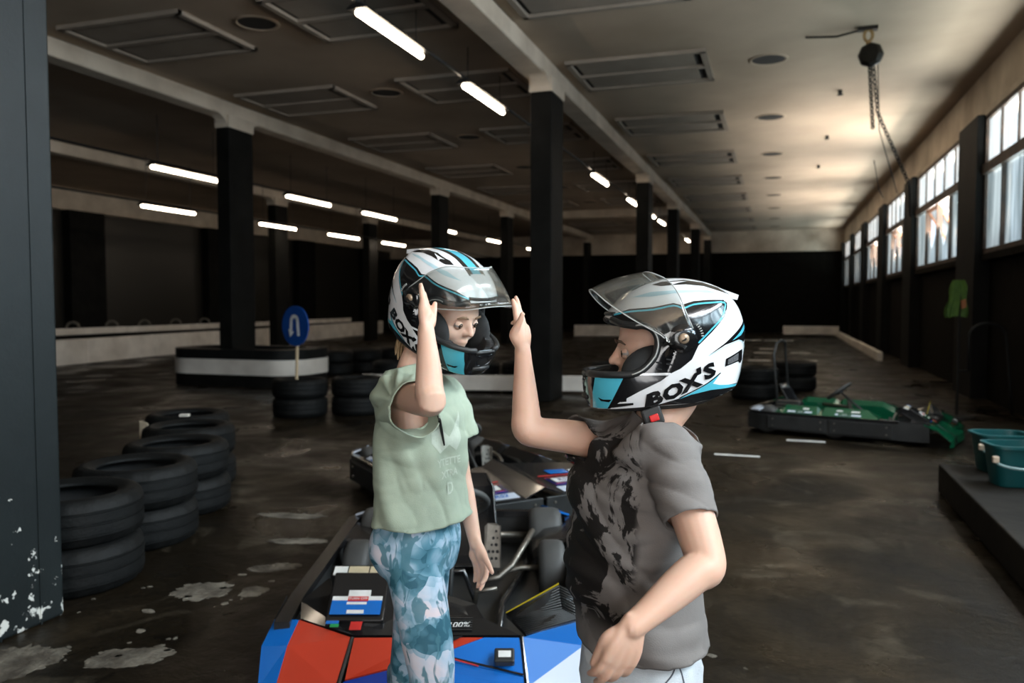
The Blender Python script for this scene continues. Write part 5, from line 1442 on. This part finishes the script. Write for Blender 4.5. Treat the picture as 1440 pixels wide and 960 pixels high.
# ---------------------------------------------------------------- cloth materials
def cloth(name, c, c2, scale=30, rough=.85, bump=.12):
    m = mat(name, c, rough, col2=c2, scale=scale, bump=bump, bscale=420, spec=.2)
    return m
M['mint'] = cloth('mint_cotton', (.40, .47, .37), (.36, .43, .335))
M['mint_print'] = mat('pale_print', (.52, .59, .50), .85, col2=(.46, .53, .44), scale=40)
M['jeans'] = cloth('pale_denim', (.56, .59, .62), (.47, .50, .53), 22, .8, .25)
M['cord'] = mat('black_cord', (.01, .01, .01), .6)
def legging_mat():
    m, n, l, b = new_mat('floral_leggings')
    tc = n.new('ShaderNodeTexCoord')
    def noise_(scale, det=3, dist=0, vec=None, col=False):
        t = n.new('ShaderNodeTexNoise'); t.inputs['Scale'].default_value = scale; t.inputs['Detail'].default_value = det; t.inputs['Distortion'].default_value = dist
        l.new(vec or tc.outputs['Object'], t.inputs['Vector']); return t.outputs['Color' if col else 'Fac']
    vm = n.new('ShaderNodeVectorMath'); vm.operation = 'SCALE'; vm.inputs[3].default_value = .09
    l.new(noise_(7, 3, .5, None, True), vm.inputs[0])
    va = n.new('ShaderNodeVectorMath'); va.operation = 'ADD'; l.new(tc.outputs['Object'], va.inputs[0]); l.new(vm.outputs[0], va.inputs[1])
    v = n.new('ShaderNodeTexVoronoi'); v.inputs['Scale'].default_value = 13; v.feature = 'F1'; l.new(va.outputs[0], v.inputs['Vector'])
    v2 = n.new('ShaderNodeTexVoronoi'); v2.inputs['Scale'].default_value = 27; v2.feature = 'DISTANCE_TO_EDGE'; l.new(va.outputs[0], v2.inputs['Vector'])
    def ramp(fac, pts):
        cr = n.new('ShaderNodeValToRGB'); e = cr.color_ramp.elements
        while len(e) < len(pts): e.new(.5)
        for i, (p, c) in enumerate(pts): e[i].position = p; e[i].color = c + (1,)
        l.new(fac, cr.inputs['Fac']); return cr.outputs['Color']
    def mix(f, a, c, blend='MIX'):
        x = n.new('ShaderNodeMix'); x.data_type = 'RGBA'; x.blend_type = blend
        if isinstance(f, float): x.inputs[0].default_value = f
        else: l.new(f, x.inputs[0])
        l.new(a, x.inputs[6]); l.new(c, x.inputs[7]); return x.outputs[2]
    sp_ = n.new('ShaderNodeSeparateColor'); l.new(v.outputs['Color'], sp_.inputs[0])
    sp2 = n.new('ShaderNodeSeparateColor'); v3 = n.new('ShaderNodeTexVoronoi'); v3.inputs['Scale'].default_value = 24; l.new(va.outputs[0], v3.inputs['Vector']); l.new(v3.outputs['Color'], sp2.inputs[0])
    def mth(op, a_, b_):
        t = n.new('ShaderNodeMath'); t.operation = op
        for i_, x_ in enumerate((a_, b_)):
            if isinstance(x_, (int, float)): t.inputs[i_].default_value = x_
            else: l.new(x_, t.inputs[i_])
        return t.outputs[0]
    fac = mth('ADD', mth('MULTIPLY', noise_(6, 3, 1.6), .62), mth('ADD', mth('MULTIPLY', sp_.outputs[0], .22), mth('MULTIPLY', sp2.outputs[0], .20)))
    fac = mth('SUBTRACT', fac, mth('MULTIPLY', v3.outputs['Distance'], .16))
    c3 = ramp(fac, [(.27, (.03, .12, .17)), (.36, (.10, .26, .35)), (.45, (.27, .43, .55)), (.54, (.47, .58, .70)), (.64, (.66, .65, .73)), (.74, (.76, .66, .69))])
    # leaves: streaky dark strokes
    mp = n.new('ShaderNodeMapping'); mp.inputs['Scale'].default_value = (2.2, 2.2, .8); mp.inputs['Rotation'].default_value = (.5, .6, 0); l.new(va.outputs[0], mp.inputs['Vector'])
    leaf = ramp(noise_(16, 2, .6, mp.outputs['Vector']), [(.55, (0, 0, 0)), (.60, (.9, .9, .9))])
    c4 = mix(leaf, c3, ramp(noise_(20), [(0, (.035, .13, .18)), (1, (.10, .25, .31))]))
    l.new(c4, b.inputs['Base Color']); b.inputs['Roughness'].default_value = .6; b.inputs['Specular IOR Level'].default_value = .3
    return m
M['leggings'] = legging_mat()

def rframe(theta_deg):               # level heading in the (RT, GF) frame
    a = math.radians(theta_deg)
    f = RT * math.cos(a) + GF * math.sin(a)
    return f, f.cross(ZZ)            # forward, own right

def ridged(p, s, zs=1.0, seed=0.0):
    v = noise.noise(Vector((p.x * s + seed, p.y * s, p.z * s * zs)))
    return (1 - abs(v) * 2.2)

# ================================================================== CHILD IN THE MINT SHIRT
gf, gr = rframe(-30)
g_root = PG(590, 2.12)
girl = thing('person', 'child in mint t-shirt and floral leggings raising one hand for a high five', 'person', g_root)
S_r, S_l = P(566, 553, 2.01), P(628, 556, 2.22)
El_r, Wr_r, Tp_r = P(606, 565, 1.80), P(599, 462, 1.85), P(585, 380, 1.93)
El_l, Wr_l, Tp_l = P(648, 668, 2.24), P(669, 765, 2.16), P(686, 832, 2.15)
nb = P(579, 520, 2.11)
HL = lambda x, y, z: GIRL_HEAD + GIRL_ROT @ Vector((x, y, z))
B = MB()
B.loft(torso_rings(dense([(P(586, 770, 2.12), .10, .08), (P(588, 735, 2.12), .11, .08), (P(592, 680, 2.11), .10, .075), (P(593, 610, 2.11), .115, .082), (P(591, 560, 2.11), .115, .07), (P(585, 535, 2.11), .07, .055)]), gf, gr))
limb(B, [P(586, 545, 2.11), nb, HL(-.035, 0, -.095), HL(-.02, 0, -.05)], [.045, .040, .041, .05], 16)
limb(B, [P(590, 560, 2.11), S_r], [.05, .042]); limb(B, [P(592, 560, 2.12), S_l], [.05, .042])
limb(B, [S_r, S_r.lerp(El_r, .5) - ZZ * .004, El_r, El_r.lerp(Wr_r, .14) - RT * .002, El_r.lerp(Wr_r, .45), El_r.lerp(Wr_r, .8), Wr_r], [.040, .037, .0335, .0335, .0295, .0225, .0195], 16)
limb(B, [S_l, S_l.lerp(El_l, .5), El_l, El_l.lerp(Wr_l, .3), El_l.lerp(Wr_l, .75), Wr_l], [.038, .033, .0285, .0275, .021, .0175], 16)
hand(B, Wr_r, Tp_r - Wr_r + RT * .02, RT * .95 - GF * .15, 1, .142, (-7, -3, 4), 2, [0, -2, 0, 3], thumb_dir=ZZ * .9 + RT * .12 + GF * .5)
hand(B, Wr_l, Tp_l - Wr_l, -GF * .55 - RT * .6, -1, .138, (9, 16, 12), 5, [14, 6, 2, 0])
hip = P(586, 768, 2.12)
legs_g = ([P(577, 775, 2.07), P(592, 850, 2.05), P(606, 935, 2.03), P(610, 1010, 2.03), PG(604, 2.06) + ZZ * .24, PG(600, 2.08) + ZZ * .07],
          [P(597, 780, 2.18), P(589, 870, 2.21), P(578, 945, 2.24), P(572, 1015, 2.28), PG(560, 2.36) + ZZ * .24, PG(556, 2.40) + ZZ * .07])
rad_g = [.074, .070, .060, .046, .042, .030]
for lg in legs_g: limb(B, lg, [r - .006 for r in rad_g])
face_prims(B, GIRL_FACE, GIRL_ROT)
me = remesh(B, .0034, 5, .45); dent_eyes(me, GIRL_FACE, GIRL_ROT)
girl_body = finish(me, 'body', M['skin_g'], girl)
face_parts(GIRL_FACE, GIRL_ROT, girl, M['skin_g'], 'brow_fair')
# hair: strands leaving the helmet at the nape
q = MB(); rr = random.Random(3)
for k in range(46):
    a = (k / 45 - .5) * 1.9
    st = HL(-.078 + .035 * abs(a), .062 * math.sin(a), -.075 + rr.uniform(-.008, .008))
    en = nb + (st - nb) * .25 - gf * (.028 + rr.uniform(0, .014)) + gr * (-math.sin(a) * .035) + ZZ * (.012 + rr.uniform(-.018, .022))
    md_ = st.lerp(en, .5) - gf * (.014 + rr.uniform(0, .008))
    c = catmull([tuple(st), tuple(md_), tuple(en)], 4, closed=False)
    q.tube([Vector(p) for p in c], [.0034] * (len(c) - 1) + [.0008], 5)
q.build('hair', M['hair'], girl, smooth=True)
# t-shirt
T = MB()
T.loft(torso_rings(dense([(P(594, 745, 2.11), .146, .103), (P(594, 726, 2.11), .145, .102), (P(593, 680, 2.11), .139, .098), (P(592, 640, 2.11), .136, .096), (P(592, 600, 2.11), .136, .096), (P(591, 570, 2.11), .134, .090), (P(589, 548, 2.11), .122, .078), (P(585, 530, 2.11), .092, .066), (P(579, 511, 2.11), .058, .056), (P(577, 500, 2.11), .050, .050)]), gf, gr))
ur = (El_r - S_r).normalized(); sl_r0, sl_r1 = S_r - ur * .02 - ZZ * .004, S_r + ur * .115 - ZZ * .020
limb(T, [sl_r0, sl_r0.lerp(sl_r1, .5), sl_r1], [.058, .062, .066], 20)
ul = (El_l - S_l).normalized(); sl_l1 = S_l + ul * .115 + RT * .016
limb(T, [S_l, S_l.lerp(sl_l1, .5), sl_l1], [.056, .057, .058], 20)
me = remesh(T, .0048, 18, .5)
zh = P(594, 727, 2.11).z; nax = (P(579, 511, 2.11) - P(585, 535, 2.11)).normalized(); npt = P(580, 512, 2.11)
def fold(p, u, v, fu, fv, seed, k=1.6):          # sharp ridges running along v
    n_ = noise.noise(Vector((p.dot(u) * fu + seed, p.dot(v) * fv, seed * 1.7)) + noise.noise_vector(p * 5) * .35)
    return max(0, .5 + n_ * 1.25) ** k * 1.25 - .35 * max(0, 1 - abs(n_ + .12) * 5) ** 2 - .2
def wr_g(p):
    d1 = (p - S_r).length; v = p - S_r; an = math.atan2(v.z, v.dot(RT))
    dn = (RT * .35 - ZZ * .9).normalized(); ac = (RT * .9 + ZZ * .35).normalized()
    w_ = .010 * fold(p, ac, dn, 17, 4.2, 3) + .005 * fold(p, ZZ, RT, 22, 7, 8) + .002 * noise.noise(p * 20)
    w_ += .006 * math.sin(an * 8 + 3 * noise.noise(p * 6)) * math.exp(-((d1 - .06) / .05) ** 2)
    h = max(0, (zh + .12 - p.z) / .12)
    w_ += .006 * h * math.sin(6 * math.atan2((p - g_root).dot(gf), (p - g_root).dot(gr)) + 1.0)
    return max(w_ - .001, -.003)
displace(me, wr_g)
def in_t(c):
    v = c - P(592, 620, 2.11); return (v.dot(gr) / .136) ** 2 + (v.dot(gf) / .096) ** 2 < 1.16 and c.z < S_r.z - .03
cut_mesh(me, lambda c: c.z < zh + .004 * math.sin(c.x * 40) or (c - npt).dot(nax) > 0 and (c - npt).length < .11 or (not in_t(c) and ((c - sl_r1).dot(ur) > 0 and (c - sl_r1).length < .10 or (c - sl_l1).dot(ul) > 0 and (c - sl_l1).length < .09)))
bmt = bmesh.new(); bmt.from_mesh(me); tee_tree = BVHTree.FromBMesh(bmt); bmt.free()
tee = finish(me, 't_shirt', M['mint'], girl)
md = tee.modifiers.new('cloth', 'SOLIDIFY'); md.thickness = .003; md.offset = -1
# pale print on the chest, wrapped on the cloth
cn = (gf * .8 + gr * .35).normalized(); cs = ZZ.cross(cn).normalized()
def on_tee(u, v, lift=.0012):        # u along the chest, v up, from the chest centre
    o = P(603, 640, 2.11) + cs * u + ZZ * v
    h = tee_tree.ray_cast(o + cn * .5, -cn)
    return (h[0] + cn * lift) if h[0] is not None else o + cn * .1
def tee_text(txt, u, v, size, bold=.02):
    vs_, fs_ = text_geo(txt, 1.0, bold, 0, res=2)
    q = MB().add([on_tee(u + p.x * size, v + p.y * size) for p in vs_], fs_)
    return q.build('print', M['mint_print'], tee)
for txt, v, sz in (('YTETTE', -.005, .026), ('XTRA', -.035, .026), ('D', -.072, .042)):
    tee_text(txt, .012, v, sz)
for poly in ([(-.05, .05), (-.055, .12), (-.02, .085), (.01, .06), (.04, .09), (.06, .12), (.06, .05), (.04, .02), (.01, .04), (-.02, .02)],):
    bm = bmesh.new(); vv = [bm.verts.new((a, b, 0)) for a, b in poly]
    es = [bm.edges.new((vv[i], vv[(i + 1) % len(vv)])) for i in range(len(vv))]
    bmesh.ops.triangle_fill(bm, edges=es)
    for _ in range(4):
        lg = [e for e in bm.edges if e.calc_length() > .012]
        if lg: bmesh.ops.subdivide_edges(bm, edges=lg, cuts=1); bmesh.ops.triangulate(bm, faces=bm.faces)
    q = MB().add([on_tee(v.co.x, v.co.y) for v in bm.verts], [tuple(v.index for v in f.verts) for f in bm.faces if [bm.verts.index_update()] is not None])
    bm.free(); q.build('print', M['mint_print'], tee)
cA, cB = P(617, 585, 2.0), P(625, 626, 2.0)
def snap_tee(p):
    h = tee_tree.ray_cast(CAMP, (p - CAMP).normalized()); return h[0] + (CAMP - h[0]).normalized() * .004 if h[0] is not None else p
MB().tube([snap_tee(cA.lerp(cB, k / 6)) for k in range(7)], [.004, .0042, .004, .0038, .0032, .0028, .002], 8).build('hanging_cord', M['cord'], girl, smooth=True)
# leggings
T = MB()
T.loft(torso_rings(dense([(P(590, 706, 2.12), .104, .088), (P(588, 728, 2.12), .115, .094), (P(585, 750, 2.12), .124, .106), (P(584, 775, 2.12), .126, .104), (P(588, 800, 2.12), .11, .085)]), gf, gr))
for lg in legs_g: limb(T, lg, rad_g, 20)
me = remesh(T, .006, 8, .5)
displace(me, lambda p: .0022 * max(0, ridged(p, 9, 1.6, 5)) ** 2 * math.exp(-((p.z - .45) / .12) ** 2) + .0012 * noise.noise(p * 16))
an_z = .085
cut_mesh(me, lambda c: c.z < an_z or c.z > P(590, 708, 2.12).z)
lo_ = finish(me, 'leggings', M['leggings'], girl)
md = lo_.modifiers.new('cloth', 'SOLIDIFY'); md.thickness = .0025; md.offset = -1
for lg in legs_g: shoe(girl, gf, Vector((lg[-1].x, lg[-1].y, 0)), M['shoe'], M['sole'])

# ================================================================== CHILD IN THE GREY SHIRT
bf, br = rframe(180 + 35)
b_root = PG(900, 1.70)
boy = thing('person', 'child in grey tiger-print t-shirt and pale jeans, one arm raised for a high five', 'person', b_root)
bl = -br
Sl, Sr = P(946, 640, 1.57), P(856, 624, 1.82)
El, Wl, Tl = P(993, 797, 1.45), P(889, 880, 1.38), P(850, 985, 1.38)
Er, Wr, Tr = P(741, 603, 1.72), P(735, 492, 1.77), P(732, 412, 1.80)
bn = P(926, 590, 1.68)
HB = lambda x, y, z: BOY_HEAD + BOY_ROT @ Vector((x, y, z))
B = MB()
B.loft(torso_rings(dense([(P(900, 940, 1.69), .11, .085), (P(900, 890, 1.69), .115, .09), (P(895, 800, 1.69), .115, .082), (P(896, 700, 1.69), .125, .085), (P(902, 640, 1.69), .12, .075), (P(912, 612, 1.69), .08, .06)]), bf, bl))
limb(B, [P(915, 625, 1.69), bn, HB(-.03, 0, -.11), HB(-.01, 0, -.04)], [.055, .049, .047, .05], 18)
limb(B, [P(905, 652, 1.68), Sl], [.042, .040]); limb(B, [P(900, 650, 1.71), Sr], [.042, .040])
limb(B, [Sl, Sl.lerp(El, .5) + bl * .004, Sl.lerp(El, .82) + RT * .004, El, El.lerp(Wl, .16) + ZZ * .006, El.lerp(Wl, .42) + ZZ * .004, El.lerp(Wl, .8), Wl], [.040, .0415, .0385, .0355, .0355, .0335, .0258, .0225], 18)
limb(B, [Sr, Sr.lerp(Er, .5), Sr.lerp(Er, .85) - ZZ * .004, Er, Er.lerp(Wr, .18), Er.lerp(Wr, .5), Er.lerp(Wr, .82), Wr], [.043, .038, .034, .0325, .0315, .0265, .0205, .0185], 18)
hand(B, Wr, Tr - Wr, -RT * .85 + GF * .45, 1, .135, (3, 5, 5), 5, [0, 0, 8, 38], thumb_dir=ZZ * .85 + RT * .45 - GF * .3)
hand(B, Wl, Tl - Wl, GF * .9 - RT * .25, -1, .150, (12, 22, 16), 4, [4, 2, 4, 8], thumb_dir=-ZZ * .8 - RT * .35 + GF * .25)
legs_b = ([P(925, 950, 1.63), P(922, 1030, 1.62), PG(918, 1.62) + ZZ * .36, PG(922, 1.66) + ZZ * .2, PG(925, 1.70) + ZZ * .07],
          [P(880, 950, 1.76), P(872, 1030, 1.78), PG(868, 1.80) + ZZ * .36, PG(872, 1.84) + ZZ * .2, PG(876, 1.87) + ZZ * .07])
rad_b = [.080, .075, .062, .056, .050]
for lg in legs_b: limb(B, lg, [r - .014 for r in rad_b])
face_prims(B, BOY_FACE, BOY_ROT)
me = remesh(B, .0034, 5, .45); dent_eyes(me, BOY_FACE, BOY_ROT)
boy_body = finish(me, 'body', M['skin_b'], boy)
face_parts(BOY_FACE, BOY_ROT, boy, M['skin_b'], 'brow_dark')

def boy_shirt_mat():
    m, n, l, b = new_mat('grey_print_cotton')
    tc = n.new('ShaderNodeTexCoord')
    o = P(896, 740, 1.69) - b_root
    def vdot(vec, off):
        s_ = n.new('ShaderNodeVectorMath'); s_.operation = 'SUBTRACT'; l.new(tc.outputs['Object'], s_.inputs[0]); s_.inputs[1].default_value = tuple(off)
        d = n.new('ShaderNodeVectorMath'); d.operation = 'DOT_PRODUCT'; l.new(s_.outputs[0], d.inputs[0]); d.inputs[1].default_value = tuple(vec); return d.outputs['Value']
    def math_(op, a, c):
        t = n.new('ShaderNodeMath'); t.operation = op
        for i, x in enumerate((a, c)):
            if isinstance(x, (int, float)): t.inputs[i].default_value = x
            else: l.new(x, t.inputs[i])
        return t.outputs[0]
    def sstep(x, a, c):
        t = n.new('ShaderNodeMapRange'); t.interpolation_type = 'SMOOTHSTEP'; t.inputs[1].default_value = a; t.inputs[2].default_value = c; l.new(x, t.inputs[0]); return t.outputs[0]
    ff = vdot(bf, o); lat = vdot(bl, o); zz = vdot(ZZ, o)
    front = sstep(ff, -.005, .045)
    side = sstep(lat, .105, .085)
    vert = math_('MULTIPLY', sstep(zz, -.215, -.15), sstep(zz, .235, .215))
    mask = math_('MULTIPLY', math_('MULTIPLY', front, side), vert)
    nz = n.new('ShaderNodeTexNoise'); nz.inputs['Scale'].default_value = 11; nz.inputs['Detail'].default_value = 7; nz.inputs['Roughness'].default_value = .6; nz.inputs['Distortion'].default_value = 1.1
    mp = n.new('ShaderNodeMapping'); mp.inputs['Scale'].default_value = (1, 1, .8); l.new(tc.outputs['Object'], mp.inputs['Vector']); l.new(mp.outputs['Vector'], nz.inputs['Vector'])
    # more ink towards the wearer's right half and the breastbone
    bias = math_('MULTIPLY', sstep(lat, .09, -.05), .045)
    ink = math_('MULTIPLY', sstep(math_('ADD', nz.outputs['Fac'], bias), .50, .535), mask)
    fz = n.new('ShaderNodeTexNoise'); fz.inputs['Scale'].default_value = 30; l.new(tc.outputs['Object'], fz.inputs['Vector'])
    cr = n.new('ShaderNodeValToRGB'); cr.color_ramp.elements[0].color = (.195, .178, .168, 1); cr.color_ramp.elements[1].color = (.165, .150, .142, 1); l.new(fz.outputs['Fac'], cr.inputs['Fac'])
    mx = n.new('ShaderNodeMix'); mx.data_type = 'RGBA'; l.new(ink, mx.inputs[0]); l.new(cr.outputs['Color'], mx.inputs[6]); mx.inputs[7].default_value = (.014, .012, .011, 1)
    l.new(mx.outputs[2], b.inputs['Base Color']); b.inputs['Roughness'].default_value = .85; b.inputs['Specular IOR Level'].default_value = .2
    n2 = n.new('ShaderNodeTexNoise'); n2.inputs['Scale'].default_value = 420; l.new(tc.outputs['Object'], n2.inputs['Vector'])
    bp = n.new('ShaderNodeBump'); bp.inputs['Strength'].default_value = .1; bp.inputs['Distance'].default_value = .01; l.new(n2.outputs['Fac'], bp.inputs['Height']); l.new(bp.outputs['Normal'], b.inputs['Normal'])
    return m
M['boy_tee'] = boy_shirt_mat()
T = MB()
T.loft(torso_rings(dense([(P(902, 925, 1.69), .155, .118), (P(902, 898, 1.69), .155, .116), (P(897, 850, 1.69), .151, .112), (P(893, 780, 1.69), .149, .109), (P(893, 710, 1.69), .150, .108), (P(897, 665, 1.69), .149, .102), (P(903, 632, 1.69), .134, .088), (P(914, 607, 1.69), .098, .072), (P(925, 588, 1.685), .062, .060), (P(928, 574, 1.68), .054, .054)]), bf, bl))
vl = (El - Sl).normalized(); c_l = Sl + vl * .135
limb(T, [Sl - vl * .005, Sl.lerp(c_l, .5), c_l], [.051, .055, .055], 20)
vr = (Er - Sr).normalized(); c_r = Sr + vr * .085
limb(T, [P(925, 602, 1.685), P(936, 612, 1.63), Sl], [.045, .050, .052], 20); limb(T, [P(893, 640, 1.61), P(915, 628, 1.585), Sl], [.045, .048, .05], 20); limb(T, [P(945, 615, 1.70), P(952, 625, 1.63), Sl], [.045, .048, .05], 20); limb(T, [P(915, 606, 1.69), P(885, 612, 1.75), Sr], [.045, .05, .054], 20)
limb(T, [Sr, Sr.lerp(c_r, .5), c_r], [.054, .052, .050], 20)
me = remesh(T, .0048, 34, .5)
zhb = P(902, 897, 1.69).z
def wr_b(p):
    v = p - Sl; d1 = v.length
    dg_ = (RT * .72 - ZZ * .7).normalized(); ac = (RT * .7 + ZZ * .72).normalized()
    onarm = math.exp(-((d1 - .07) / .08) ** 2)
    w_ = .013 * fold(p, ac, dg_, 17, 4.5, 5) * (1 - .8 * onarm) + .007 * fold(p, ZZ, RT, 24, 9, 11) + .002 * noise.noise(p * 20)
    w_ += .012 * fold(p, (ZZ * .8 + RT * .6).normalized(), (RT * .8 - ZZ * .6).normalized(), 26, 7, 21) * onarm
    h = max(0, (zhb + .08 - p.z) / .08)
    w_ += .005 * h * math.sin(5 * math.atan2((p - b_root).dot(bf), (p - b_root).dot(bl)))
    return max(w_ - .001, -.003)
displace(me, wr_b)
def in_tb(c):
    v = c - P(893, 720, 1.69); return (v.dot(bl) / .150) ** 2 + (v.dot(bf) / .109) ** 2 < 1.34 and c.z < Sl.z - .04
nb_ax = (P(928, 574, 1.68) - P(914, 607, 1.69)).normalized(); nb_pt = P(924, 589, 1.685)
cut_mesh(me, lambda c: c.z < zhb + .012 * math.cos(2 * math.atan2((c - b_root).dot(bf), (c - b_root).dot(bl)) + .4) or (c - nb_pt).dot(nb_ax) > 0 and (c - nb_pt).length < .12 or (not in_tb(c) and ((c - c_l).dot(vl) > 0 and ((c - c_l) - vl * (c - c_l).dot(vl)).length < .066 and (c - c_l).length < .09 or (c - c_r).dot(vr) > 0 and (c - c_r).length < .09)))
btee = finish(me, 't_shirt', M['boy_tee'], boy)
md = btee.modifiers.new('cloth', 'SOLIDIFY'); md.thickness = .003; md.offset = -1
# stitched cuff line
bm = bmesh.new(); bm.from_mesh(btee.data); btree = BVHTree.FromBMesh(bm); bm.free()
# jeans
T = MB()
T.loft(torso_rings(dense([(P(900, 872, 1.69), .118, .096), (P(900, 900, 1.69), .126, .102), (P(900, 940, 1.69), .135, .106), (P(900, 980, 1.69), .13, .10), (P(900, 1010, 1.69), .10, .08)]), bf, bl))
for lg in legs_b: limb(T, lg, rad_b, 20)
me = remesh(T, .0065, 7, .5)
displace(me, lambda p: .004 * max(0, ridged(p, 8, 1.2, 2)) ** 2 + .002 * noise.noise(p * 14))
cut_mesh(me, lambda c: c.z < .08 or c.z > P(900, 876, 1.69).z)
bm = bmesh.new(); bm.from_mesh(me); jtree = BVHTree.FromBMesh(bm); bm.free()
jn = finish(me, 'jeans', M['jeans'], boy)
md = jn.modifiers.new('cloth', 'SOLIDIFY'); md.thickness = .003; md.offset = -1
M['stitch'] = mat('dark_seam', (.10, .11, .13), .8)
def seam(pts, r):
    out = []
    for a, b in zip(pts, pts[1:]):
        for k in range(6):
            p = Vector(a).lerp(Vector(b), k / 6); h = jtree.ray_cast(p + bl * .4 - GF * .0, -bl)
            if h[0] is not None: out.append(h[0] + bl * .001)
    if len(out) > 2: MB().tube(out, r, 6).build('seam', M['stitch'], jn, smooth=True)
seam([P(935, 915, 1.6), P(940, 975, 1.6), P(942, 1060, 1.6)], .0016)
seam([P(905, 945, 1.6), P(925, 930, 1.6), P(934, 918, 1.6)], .0016)
for lg in legs_b: shoe(boy, bf, Vector((lg[-1].x, lg[-1].y, 0)), M['shoe'], M['sole'])

# ================================================================== SMALL THINGS
M['paper'] = mat('white_card', (.75, .70, .62), .7)
M['offcut'] = mat('pale_offcut', (.38, .31, .22), .7, col2=(.26, .21, .15), scale=14)
t5 = PG(258, 6.30)
q = MB(); tz = .1125 + .2255 + .1125
q.prism([t5 + RT * u + ZZ * (tz + .001) + GF * v for u, v in ((-.035, -.03), (.035, -.025), (.035, .02), (-.035, .02))], (0, 0, .02))
tag(q.build('card_box', M['paper'], bevel=.003), 'tiny white card lying on the rim of the farthest stacked tyre', 'card')
o5 = PG(193, 6.15)
q = MB(); q.prism([o5 + RT * u + ZZ * z for u, z in ((0, .0), (.07, .0), (.085, .36), (.06, .42), (.0, .44))], GF * .02)
tag(q.build('wood_offcut', M['offcut'], bevel=.003), 'pale board standing at the left of the farthest tyre stack', 'board')
